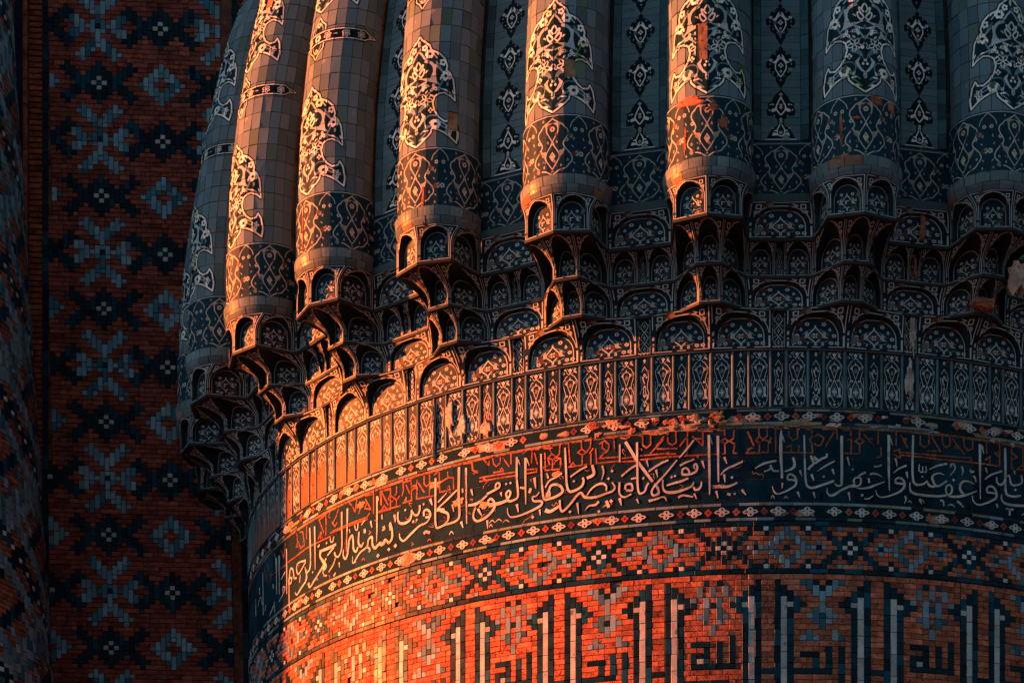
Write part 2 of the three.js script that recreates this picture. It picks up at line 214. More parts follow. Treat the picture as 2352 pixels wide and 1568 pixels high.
const KUFIC = [
{p:[2300,956,2389,972]}, {p:[2300,956,2300,695,2327,699]}, {p:[2312,873,2366,837,2304,795]}, {p:[2358,690,2442,766,2442,705,2358,690]},
{p:[2432,972,2432,772]}, {p:[2163,970,2163,695,1952,696]}, {p:[2014,961,2018,824]}, {p:[1966,965,2014,965]},
{p:[2163,863,2107,838,2163,802]}, {p:[2003,745,2055,792,2051,715]}, {p:[1952,696,1386,680]}, {p:[1850,707,1846,741,1386,718]},
{p:[1864,946,1864,854,1814,824,1775,857,1764,962]}, {p:[1707,977,1764,962]}, {p:[1643,938,1771,780]}, {p:[1686,883,1671,831,1728,839]},
{p:[1535,962,1545,857,1580,824,1622,867,1618,965,1678,973]}, {p:[1427,934,1517,778,1386,767]}, {p:[1489,957,1535,962]}, {p:[701,948,701,858,656,818,701,783,747,823,701,858]},
{p:[701,783,701,677,585,671]}, {p:[747,898,845,769]}, {p:[799,856,826,854]}, {p:[701,945,760,948]},
{p:[885,945,885,802]}, {p:[911,758,914,661,872,643]}, {p:[1064,967,1064,801]}, {p:[1064,963,1151,963]},
{p:[1110,918,1181,781]}, {p:[1131,882,1164,881,1151,838]}, {p:[1310,930,1310,831,1354,806,1399,841,1399,947]}, {p:[1044,731,1097,758,1097,720,1469,727]},
{p:[1044,693,1104,653,1104,691,1469,690]}, {p:[617,936,617,876]}, {p:[-268,947,-265,856,-299,819,-262,781,-224,818,-265,856]}, {p:[-192,945,-189,862,-224,825,-154,787]},
{p:[-154,839,-179,772,-183,674,-337,677]}, {p:[-262,781,-268,676]}, {p:[-110,944,-110,673]}, {p:[-116,940,-59,940]},
{p:[17,944,17,861,55,808,99,831,99,936,118,937]}, {p:[42,756,42,680]}, {p:[-8,733,42,756]}, {p:[-40,673,246,671,236,780,214,818,239,848,236,931,188,938]},
{p:[112,749,109,681]}, {p:[271,864,297,883,354,843,329,767,291,751,265,773]}, {p:[342,941,476,945,483,833]}, {p:[451,914,374,754]},
{p:[342,685,457,689,457,741,412,695]}, {p:[541,940,612,936,612,883]}, {p:[580,822,619,846,619,680,522,676]}, {p:[-1142,943,-1142,838,-1097,803,-1059,830,-1065,959]},
{p:[-1193,948,-1136,935]}, {p:[-1181,909,-1251,810]}, {p:[-1245,772,-1052,762]}, {p:[-1258,716,-1065,702]},
{p:[-1258,675,-957,671]}, {p:[-969,868,-1024,790]}, {p:[-950,954,-957,671,-592,672,-595,785]}, {p:[-957,950,-880,949]},
{p:[-899,886,-810,782]}, {p:[-804,943,-804,781]}, {p:[-855,947,-791,939]}, {p:[-874,861,-823,854]},
{p:[-874,673,-861,717,-842,731,-817,707,-817,669]}, {p:[-785,942,-715,934]}, {p:[-664,946,-595,935,-595,845,-633,817,-595,785,-557,813,-595,845]}, {p:[-506,931,-513,841,-551,813,-500,781,-513,676,-481,674]},
{p:[-374,912,-317,760]}, {p:[-393,671,-261,668]}, {p:[-380,686,-342,730]}, {p:[-2131,965,-2117,734]},
{p:[-2090,928,-2035,766]}, {p:[-2001,975,-1994,867,-2035,835,-1988,797,-1947,821,-1994,867]}, {p:[-1988,797,-1991,683]}, {p:[-2069,963,-1994,951]},
{p:[-1900,982,-1907,876,-1947,821]}, {p:[-1913,809,-1880,857]}, {p:[-1900,799,-1903,678]}, {p:[-2131,682,-1934,682]},
{p:[-2110,694,-2083,728,-2062,687]}, {p:[-1853,846,-1843,692]}, {p:[-1813,901,-1760,931,-1720,880,-1720,827,-1820,734,-1627,724]}, {p:[-1786,897,-1786,851,-1760,825]},
{p:[-1753,961,-1670,950,-1664,797]}, {p:[-1846,681,-1621,677]}, {p:[-1595,704,-1477,706]}, {p:[-1595,666,-1457,658]},
{p:[-1601,941,-1555,924,-1516,938]}, {p:[-1431,951,-1386,930,-1386,832,-1347,797,-1308,831,-1308,945,-1256,954]}, {p:[-1180,879,-1308,733]}, {p:[-1412,713,-1180,713]},
{p:[-1412,668,-1180,667]}, {p:[-1237,778,-1180,766]}, {p:[-2513,956,-2521,796]}, {p:[-2513,953,-2442,943]},
{p:[-2488,905,-2457,776]}, {p:[-2578,730,-2464,720,-2464,685,-2578,684]}, {p:[-3098,747,-2686,728]}, {p:[-3098,704,-2686,686]},
{p:[-2379,885,-2372,684,-2225,674]}, {p:[-2344,817,-2330,746]}, {p:[-2330,930,-2302,863,-2344,825,-2295,793,-2253,817,-2302,863]}, {p:[-2386,940,-2302,932]},
{p:[-2295,793,-2298,686]}, {p:[-2219,948,-2225,850,-2253,817]}, {p:[-2260,818,-2212,794,-2212,695]}, {p:[-3022,978,-2953,963,-2938,874,-2908,837,-2863,873,-2863,966,-2811,955]},
{p:[-2834,921,-2767,807]}, {p:[-2752,958,-2614,953]}, {p:[-2745,957,-2745,833]}, {p:[-2938,773,-2826,765]},
{p:[-2871,774,-2848,808,-2826,769]}, {p:[-3052,946,-2991,870,-2991,917]}, {p:[-3286,955,-3192,948,-3184,860,-3145,820]}, {p:[-4071,1008,-4061,840,-4080,787]},
{p:[-4023,895,-3976,783]}, {p:[-4061,939,-3958,935,-3953,843]}, {p:[-4071,694,-3948,693,-3953,810,-3911,831,-3874,821]}, {p:[-3948,858,-3893,859,-3874,813,-3883,692,-3650,671]},
{p:[-3856,873,-3783,747]}, {p:[-3874,911,-3883,856]}, {p:[-3939,971,-3676,956]}, {p:[-3783,944,-3783,846,-3747,803,-3712,826,-3712,933]},
{p:[-3712,794,-3716,688]}, {p:[-4052,697,-4023,747,-4023,705]}, {p:[-4327,925,-4246,927,-4246,843,-4276,802,-4217,752,-4187,785,-4246,835]}, {p:[-4378,916,-4378,757]},
{p:[-4367,904,-4276,727]}, {p:[-4158,917,-4158,834,-4197,804,-4158,751,-4119,790]}, {p:[-4158,751,-4163,670]}, {p:[-4246,769,-4246,677]},
{p:[-4419,694,-4109,671]}, {p:[-4362,703,-4337,737,-4306,703]}, {p:[-3589,925,-3580,694,-3485,687]}, {p:[-3485,907,-3477,839,-3409,822,-3409,692]},
{p:[-3477,839,-3563,812]}, {p:[-3650,917,-3597,944]}, {p:[-3186,939,-3178,856,-3122,811]}, {p:[-4396,923,-4386,767]},
{p:[-4376,917,-4279,728]}, {p:[-4396,931,-4241,909,-4241,677]}, {p:[-4367,705,-4337,745,-4308,696]}, {p:[-4416,680,-4241,669]},
{p:[-4497,978,-4497,696]}, {p:[-4760,947,-4793,803,-4826,879,-4882,937]}, {p:[-4727,766,-4684,874]}, {p:[-4621,903,-4538,756,-4631,793,-4600,848]},
{p:[-4621,944,-4507,933]}, {p:[-5188,693,-4600,678,-4558,714]}, {p:[-5226,681,-4589,651]}, {p:[-5354,731,-5447,920,-5315,933,-5302,830,-5315,685]},
{p:[-5776,658,-5226,640]}, {p:[-5460,693,-5420,754,-5420,679]}, {p:[-5716,930,-5716,780]}, {p:[-5164,808,-5115,858,-5079,928]},
{p:[-5188,792,-5139,735,-5103,772]}, {p:[-6060,895,-6080,687]}, {p:[-5944,912,-5925,769]}, {p:[-5906,801,-5851,704,-5762,712,-5797,889,-5869,914]},
{p:[-6382,874,-6291,733,-6247,904]}, {p:[-5402,944,-5311,932,-5311,713]}, {p:[-5432,887,-5356,737]}, {p:[-6405,626,-5608,660]},
{p:[-5464,687,-5402,753,-5386,671]}, {p:[-6713,658,-6405,636]}, {p:[-6892,894,-6771,738]}, {p:[-6604,906,-6527,779]},
{p:[-6991,850,-6830,610]}, {p:[-6713,697,-6742,578]}];
// ---------------------------------------------------------------- painted tile ornament (flat print of the glazed tiles)
const NAVY = '#0b232d', DEEP = '#04121a', PALE = '#cfcac1', GREY = '#939a9d', TEAL = '#57727c', OCHRE = '#98958a';
function canvas(w, h, bg) { const c = document.createElement('canvas'); c.width = w; c.height = h; const x = c.getContext('2d'); x.fillStyle = bg; x.fillRect(0, 0, w, h); x.lineJoin = x.lineCap = 'round'; return [c, x]; }
function canvasTex(c, rep) { const t = new THREE.CanvasTexture(c); t.colorSpace = THREE.SRGBColorSpace; t.anisotropy = 8; if (rep) t.wrapS = t.wrapT = THREE.RepeatWrapping; return t; }
function curve(x, pts) { x.moveTo(pts[0][0], pts[0][1]); for (let i = 1; i < pts.length - 1; i++) { const [a, b] = pts[i], [c, d] = pts[i + 1]; x.quadraticCurveTo(a, b, (a + c) / 2, (b + d) / 2); } const l = pts[pts.length - 1]; x.lineTo(l[0], l[1]); }
function line(x, pts, col, w) { x.strokeStyle = col; x.lineWidth = w; x.beginPath(); curve(x, pts); x.stroke(); }
function poly(x, pts, col) { x.fillStyle = col; x.beginPath(); pts.forEach(([a, b], i) => i ? x.lineTo(a, b) : x.moveTo(a, b)); x.closePath(); x.fill(); }
function mir(x, cx, fn) { fn(); x.save(); x.translate(2 * cx, 0); x.scale(-1, 1); fn(); x.restore(); }
function flower(x, cx, cy, r, n, col, hole, turn = 0) {
  x.fillStyle = col;
  for (let i = 0; i < n; i++) { const a = turn + i / n * 2 * Math.PI; x.beginPath(); x.arc(cx + Math.cos(a) * r * 0.62, cy + Math.sin(a) * r * 0.62, r * 0.4, 0, 7); x.fill(); }
  x.fillStyle = hole; x.beginPath(); x.arc(cx, cy, r * 0.34, 0, 7); x.fill();
}
function openFlower(x, cx, cy, r, n, col, w, turn = 0) {
  x.strokeStyle = col; x.lineWidth = w;
  for (let i = 0; i < n; i++) { const a = turn + i / n * 2 * Math.PI; x.save(); x.translate(cx, cy); x.rotate(a); x.beginPath(); x.ellipse(r * 0.56, 0, r * 0.44, r * 0.24, 0, 0, 7); x.stroke(); x.restore(); }
}
function leaf(x, cx, cy, len, turn, col) { x.save(); x.translate(cx, cy); x.rotate(turn); x.fillStyle = col; x.beginPath(); x.moveTo(0, 0); x.quadraticCurveTo(len * 0.5, -len * 0.42, len, 0); x.quadraticCurveTo(len * 0.5, len * 0.25, 0, 0); x.fill(); x.restore(); }
function drop(x, cx, cy, r, col, w) { x.strokeStyle = col; x.lineWidth = w; x.beginPath(); x.moveTo(cx, cy - r * 1.3); x.quadraticCurveTo(cx + r * 1.3, cy + r, cx, cy + r); x.quadraticCurveTo(cx - r * 1.3, cy + r, cx, cy - r * 1.3); x.stroke(); }
function split(x, cx, cy, s, col, dir) { // half palmette leaf
  poly(x, [[cx, cy], [cx + dir * s * 0.25, cy - s * 0.55], [cx + dir * s * 0.15, cy - s], [cx + dir * s * 0.6, cy - s * 0.75], [cx + dir * s * 0.62, cy - s * 0.1], [cx + dir * s * 1.05, cy + s * 0.22], [cx + dir * s * 0.3, cy + s * 0.18]], col);
}
function wear(x, w, h, seed, flakes, cols, cracks) {
  const r = rng(seed);
  for (let i = 0; i < flakes; i++) {
    const cx = r() * w, cy = r() * h, s = Math.pow(r(), 3) * 26 + 1.2, n = 5 + (r() * 5 | 0), pts = [];
    for (let k = 0; k < n; k++) { const a = k / n * 6.283, q = s * (0.5 + r() * 0.8); pts.push([cx + Math.cos(a) * q, cy + Math.sin(a) * q * 1.3]); }
    poly(x, pts, cols[(r() * cols.length) | 0]);
  }
  for (let i = 0; i < cracks; i++) { let px = r() * w, py = r() * h, a = r() * 6.28; const pts = [[px, py]]; for (let k = 0; k < 9; k++) { a += (r() - 0.5) * 1.2; px += Math.cos(a) * 16; py += Math.sin(a) * 16; pts.push([px, py]); } line(x, pts, '#6d5a4a', 1.1); }
  for (let i = 0; i < w * h / 90; i++) { const v = r(); x.fillStyle = v < 0.5 ? 'rgba(0,0,0,0.16)' : 'rgba(200,185,165,0.13)'; x.fillRect(r() * w, r() * h, 1 + r() * 2, 1 + r() * 2); }
}
const CHIP = ['#7a4330', '#8a8378', '#5a3a2c', '#98907f'];
// rib shaft: one period, 1.66 m round by 2.27 m high; plain tile field, medallion and cartouche
const RIB_W = 1.66, RIB_H = 2.27;
function ribTexture() {
  const W = 1024, H = 1400, S = W / RIB_W, [c, x] = canvas(W, H, '#51626a');
  const cx = W / 2, k = 0.000701 * S, ya = 1530;              // units traced on the tile drawing -> px
  const arc = (z) => { const m = z * 0.000701; return 0.47 * Math.asin(clamp(m / 0.47, -0.97, 0.97)) * S; };
  const P = (z, y) => [cx + arc(z - 820), H - 0.03 * S - (ya - y) * k];
  const half = [[820, 1530], [905, 1478], [1000, 1410], [1070, 1335], [1085, 1265], [1140, 1278], [1260, 1335], [1330, 1400], [1395, 1480], [1405, 1330], [1385, 1150], [1350, 1060], [1325, 1130], [1265, 1150], [1180, 1080], [1120, 960], [1095, 850], [1120, 740], [1180, 690], [1260, 680], [1330, 725], [1375, 785], [1365, 600], [1350, 450], [1312, 340], [1270, 290], [1280, 230], [1245, 100], [1150, 0], [1040, -55], [1000, -150], [930, -215], [860, -265], [820, -325]];
  const outline = () => { x.beginPath(); const all = half.map(([a, b]) => P(a, b)).concat(half.slice(1, -1).reverse().map(([a, b]) => P(1640 - a, b))); all.forEach(([a, b], i) => i ? x.lineTo(a, b) : x.moveTo(a, b)); x.closePath(); };
  outline(); x.strokeStyle = DEEP; x.lineWidth = 30; x.stroke(); x.fillStyle = NAVY; x.fill(); x.strokeStyle = PALE; x.lineWidth = 12; x.stroke();
  const L = (pts, col, w) => line(x, pts.map(([a, b]) => P(a, b)), col, w * 1.25);
  mir(x, cx, () => {
    L([[1150, 1060], [1080, 1040], [1000, 1060], [960, 1150], [1000, 1230], [1060, 1210]], TEAL, 7);
    L([[900, 1330], [980, 1260], [1090, 1220], [1230, 1210], [1330, 1340]], TEAL, 8);
    L([[1000, 900], [930, 900], [890, 950]], TEAL, 12); L([[1040, 560], [960, 600], [900, 560]], TEAL, 7);
    L([[1240, 420], [1200, 560], [1130, 610], [1180, 640]], TEAL, 10); L([[1130, 150], [1200, 260], [1220, 340]], TEAL, 8); L([[870, -150], [930, -60], [1000, 20], [1080, 30]], TEAL, 7);
    L([[830, 640], [900, 700], [1010, 690], [1070, 640]], TEAL, 8); L([[850, 1000], [870, 900], [960, 860], [1040, 880]], TEAL, 8); L([[1010, 1330], [930, 1380], [870, 1440]], TEAL, 8); L([[1180, 1300], [1120, 1180], [1180, 1140], [1260, 1190], [1330, 1250]], GREY, 7); L([[1080, 560], [1180, 600], [1290, 640], [1340, 700]], GREY, 7); L([[1140, 90], [1090, 20], [1010, -20], [960, -90]], GREY, 7); L([[1240, 330], [1190, 300], [1150, 230]], GREY, 7); L([[830, 760], [900, 850], [1000, 850]], GREY, 7); L([[840, 520], [900, 500], [960, 480]], GREY, 8);
    for (const [a, b, s, t] of [[1040, 700, 40, 0.5], [900, 620, 34, -0.6], [1190, 470, 44, -1.2], [1100, 1120, 40, 2.4], [980, 1200, 34, 1.2], [900, 1440, 36, -0.4], [1290, 1330, 36, 0.6], [1160, 40, 34, -2], [900, -200, 30, -1.2], [1010, 620, 30, 2.2], [1230, 620, 36, 0.2], [960, 330, 30, -0.8]]) { const w = P(a, b); leaf(x, w[0], w[1], s, t, PALE); }
    L([[820, -60], [880, -10], [940, 90], [1000, 130]], GREY, 11);
    L([[960, 130], [1040, 150], [1100, 230], [1110, 330], [1060, 430]], GREY, 17);
    poly(x, [[1095, 200], [1140, 190], [1125, 330], [1150, 480], [1080, 440], [1110, 330]].map(([a, b]) => P(a, b)), GREY);
    poly(x, [[850, 405], [1000, 420], [1140, 465], [1195, 555], [1080, 500], [1000, 475]].map(([a, b]) => P(a, b)), GREY);
    L([[1000, 450], [960, 520], [880, 600], [820, 690]], GREY, 8);
    L([[820, 120], [850, 150], [870, 210]], PALE, 9); L([[835, 250], [880, 190], [920, 170], [900, 240], [850, 300]], PALE, 9); L([[840, 320], [900, 250], [950, 260], [920, 350], [870, 380]], PALE, 9); L([[830, 340], [870, 380], [900, 400], [850, 400]], PALE, 8);
    poly(x, [[820, 860], [870, 940], [940, 1010], [985, 1050], [950, 1130], [880, 1205], [840, 1220], [850, 1290], [820, 1330], [820, 1210], [880, 1150], [925, 1060], [890, 970]].map(([a, b]) => P(a, b)), '#9aa1a2');
    let q = P(860, 825); x.fillStyle = PALE; x.beginPath(); x.arc(q[0], q[1], 13, 0, 7); x.fill();
    q = P(985, 775); openFlower(x, q[0], q[1], 48, 5, PALE, 6, 0.3);
    q = P(945, 555); openFlower(x, q[0], q[1], 30, 3, PALE, 6, 2); q = P(1105, 600); openFlower(x, q[0], q[1], 30, 3, PALE, 6, 0.4);
    q = P(1140, 1195); flower(x, q[0], q[1], 36, 6, PALE, NAVY); q = P(1320, 1275); openFlower(x, q[0], q[1], 30, 5, PALE, 5);
    q = P(1265, 390); flower(x, q[0], q[1], 37, 5, PALE, NAVY, 0.5); q = P(1222, 165); flower(x, q[0], q[1], 27, 5, PALE, DEEP); q = P(1020, 10); flower(x, q[0], q[1], 34, 6, PALE, NAVY);
    q = P(925, -110); flower(x, q[0], q[1], 24, 5, PALE, NAVY); q = P(1060, 960); flower(x, q[0], q[1], 20, 4, PALE, NAVY); q = P(940, 1295); leaf(x, q[0], q[1], 45, 0.1, PALE); q = P(1340, 610); leaf(x, q[0], q[1], 34, 1.2, PALE);
  });
  { let q = P(820, 1070); flower(x, q[0], q[1], 24, 3, PALE, NAVY, -1.57); q = P(820, -190); leaf(x, q[0], q[1] + 20, 50, -1.57, PALE); q = P(820, 470); leaf(x, q[0], q[1] + 26, 34, -1.57, TEAL); }
  // cartouche
  const cy = H - (1.95) * S, hw = 0.79 * S, hh = 0.062 * S;
  const og = [[cx, cy - 0.27 * S], [cx + 0.05 * S, cy - 0.2 * S], [cx + 0.115 * S, cy - 0.15 * S], [cx + 0.125 * S, cy], [cx + 0.115 * S, cy + 0.15 * S], [cx + 0.05 * S, cy + 0.2 * S], [cx, cy + 0.27 * S]];
  const loop = (pts) => { x.beginPath(); pts.concat(pts.slice(1, -1).reverse().map(([a, b]) => [2 * cx - a, b])).forEach(([a, b], i) => i ? x.lineTo(a, b) : x.moveTo(a, b)); x.closePath(); };
  loop(og); x.strokeStyle = DEEP; x.lineWidth = 26; x.stroke(); x.fillStyle = NAVY; x.fill(); x.strokeStyle = PALE; x.lineWidth = 8; x.stroke();
  const bar = [[cx, cy - hh], [cx + hw * 0.8, cy - hh], [cx + hw * 0.86, cy - hh * 0.5], [cx + hw, cy], [cx + hw * 0.86, cy + hh * 0.5], [cx + hw * 0.8, cy + hh], [cx, cy + hh]];
  loop(bar); x.strokeStyle = DEEP; x.lineWidth = 24; x.stroke(); x.fillStyle = DEEP; x.fill(); x.strokeStyle = PALE; x.lineWidth = 7; x.stroke();
  mir(x, cx, () => { for (const f of [0.2, 0.5, 0.74]) { openFlower(x, cx + hw * f, cy, 30, 6, PALE, 5, f * 9); } leaf(x, cx + hw * 0.3, cy, 34, 0, GREY); leaf(x, cx + hw * 0.93, cy, 34, Math.PI, PALE); line(x, [[cx + 10, cy + 0.2 * S], [cx + 40, cy + 0.14 * S], [cx + 46, cy + 0.09 * S]], GREY, 7); line(x, [[cx + 10, cy - 0.2 * S], [cx + 40, cy - 0.14 * S], [cx + 46, cy - 0.09 * S]], GREY, 7); });
  flower(x, cx, cy, 30, 6, PALE, DEEP); flower(x, cx, cy - 0.17 * S, 20, 4, PALE, NAVY); flower(x, cx, cy + 0.17 * S, 20, 4, PALE, NAVY);
  wear(x, W, H, 5, 60, ['#5b6b70', '#6c7777', '#47575c'], 10);
  return canvasTex(c, true);
}
// valley panel: chain of lobed lozenges standing on a vase foot, 0.44 m by 2.8 m
const VAL_W = 0.44, VAL_H = 2.8;
function valleyTexture() {
  const S = 700, W = Math.round(VAL_W * S), H = Math.round(VAL_H * S), [c, x] = canvas(W, H, '#4e5f66'), cx = W / 2;
  const shape = (pts, dy) => { x.beginPath(); const all = pts.concat(pts.slice(1, -1).reverse().map(([a, b]) => [-a, b])); all.forEach(([a, b], i) => { const X = cx + a * S, Y = H - (b + dy) * S; i ? x.lineTo(X, Y) : x.moveTo(X, Y); }); x.closePath(); x.fillStyle = DEEP; x.fill(); };
  const foot = [[0, 0], [0.165, 0], [0.12, 0.08], [0.09, 0.12], [0.04, 0.15], [0.036, 0.21], [0.07, 0.25], [0.155, 0.26], [0.165, 0.31], [0.145, 0.35], [0.15, 0.4], [0.1, 0.42], [0.085, 0.47], [0.03, 0.53], [0, 0.565]];
  const loz = [[0, 0], [0.055, 0.09], [0.06, 0.13], [0.11, 0.16], [0.12, 0.21], [0.165, 0.25], [0.165, 0.31], [0.13, 0.33], [0.11, 0.39], [0.06, 0.42], [0.03, 0.46], [0, 0.5]];
  const q = (a, b) => [cx + a * S, H - b * S];
  shape(foot, 0.02);
  line(x, [q(-0.17, 0.012), q(0.17, 0.012)], PALE, 6);
  mir(x, cx, () => {
    line(x, [q(0.005, 0.19), q(0.035, 0.14), q(0.045, 0.1), q(0.03, 0.06), q(0.002, 0.05)], PALE, 9); poly(x, [q(0.03, 0.06), q(0.1, 0.055), q(0.09, 0.09), q(0.05, 0.085)], PALE); poly(x, [q(0.045, 0.1), q(0.085, 0.105), q(0.05, 0.125)], PALE); leaf(x, ...q(0.08, 0.13), 18, -0.6, PALE);
    line(x, [q(0.004, 0.29), q(0.05, 0.34), q(0.055, 0.39), q(0.02, 0.45), q(0.002, 0.49)], PALE, 10); poly(x, [q(0.045, 0.34), q(0.1, 0.32), q(0.11, 0.35), q(0.06, 0.37)], PALE); leaf(x, ...q(0.12, 0.33), 22, -0.9, PALE); leaf(x, ...q(0.13, 0.4), 20, -2.6, PALE); leaf(x, ...q(0.07, 0.29), 16, 1.2, PALE); flower(x, ...q(0.09, 0.41), 9, 4, PALE, DEEP);
  });
  for (const [a, b] of [[0, 0.24], [0, 0.21], [0, 0.09], [0, 0.37], [0, 0.4], [0, 0.52]]) flower(x, ...q(a, b), 13, 4, PALE, DEEP);
  for (let i = 0; i < 5; i++) {
    const d = 0.585 + i * 0.5; shape(loz, d);
    mir(x, cx, () => {
      line(x, [q(0.003, d + 0.14), q(0.055, d + 0.21), q(0.065, d + 0.26), q(0.05, d + 0.31), q(0.004, d + 0.36)], PALE, 9);
      poly(x, [q(0.06, d + 0.29), q(0.1, d + 0.3), q(0.055, d + 0.33), q(0.03, d + 0.38), q(0.008, d + 0.4), q(0.02, d + 0.34)], PALE);
      flower(x, ...q(0.11, d + 0.33), 14, 5, PALE, DEEP); leaf(x, ...q(0.12, d + 0.27), 17, -1.5, PALE); leaf(x, ...q(0.13, d + 0.24), 15, 2.4, PALE); leaf(x, ...q(0.075, d + 0.2), 16, 0.9, PALE); leaf(x, ...q(0.04, d + 0.16), 16, 2, PALE); leaf(x, ...q(0.07, d + 0.39), 15, -2, PALE); leaf(x, ...q(0.03, d + 0.44), 12, -1.6, PALE);
    });
    flower(x, ...q(0, d + 0.27), 20, 4, PALE, DEEP); flower(x, ...q(0, d + 0.2), 11, 4, PALE, DEEP); flower(x, ...q(0, d + 0.1), 9, 4, GREY, DEEP);
  }
  wear(x, W, H, 9, 40, ['#5b6b70', '#6c7777', '#47575c'], 8);
  return canvasTex(c);
}
// foot band: ogee lattice, one repeat 0.6 m by 0.68 m
function bandTexture() {
  const W = 512, H = 580, [c, x] = canvas(W, H, '#0b2834'), cx = W / 2;
  line(x, [[0, 14], [W, 14]], GREY, 8);
  mir(x, cx, () => {
    line(x, [[256, 40], [300, 75], [350, 95], [375, 130], [405, 150], [412, 195], [370, 260], [358, 300], [400, 345], [445, 400], [450, 450], [415, 480], [390, 520], [330, 530], [290, 555], [256, 575]], OCHRE, 11);
    line(x, [[512, 20], [470, 55], [440, 90], [430, 130]], OCHRE, 8);
    poly(x, [[256, 74], [330, 70], [420, 82], [370, 98], [355, 160], [335, 190], [345, 130], [320, 100]].map(([a, b]) => [a * 0.62 + 97, b + 10]), '#807d76');
    line(x, [[300, 90], [318, 140], [300, 190], [256, 262], [240, 290]], OCHRE, 9);
    line(x, [[256, 280], [310, 350], [330, 410], [300, 460], [258, 520]], OCHRE, 9);
    poly(x, [[318, 350], [372, 340], [366, 382], [340, 400], [322, 440], [322, 390]], '#807d76');
    flower(x, 395, 250, 20, 5, OCHRE, NAVY); drop(x, 370, 340, 11, OCHRE, 5); drop(x, 300, 265, 10, OCHRE, 5); drop(x, 405, 440, 10, OCHRE, 5); drop(x, 340, 490, 9, OCHRE, 5); leaf(x, 440, 300, 34, 0.8, '#807d76'); leaf(x, 470, 220, 40, 1.9, '#807d76'); flower(x, 490, 380, 26, 5, OCHRE, NAVY); flower(x, 478, 150, 20, 5, OCHRE, NAVY); leaf(x, 480, 480, 36, -2.4, '#807d76'); drop(x, 460, 540, 9, OCHRE, 5);
  });
  flower(x, cx, 140, 26, 6, OCHRE, NAVY); poly(x, [[cx, 355], [cx + 30, 400], [cx, 450], [cx - 30, 400]], '#a39785'); flower(x, cx, 280, 14, 4, OCHRE, NAVY); flower(x, cx, 545, 12, 4, OCHRE, NAVY);
  wear(x, W, H, 21, 70, ['#5a3c30', '#4a2c22', '#6d675c', '#1a232a', '#1a232a'], 12);
  return canvasTex(c, true);
}
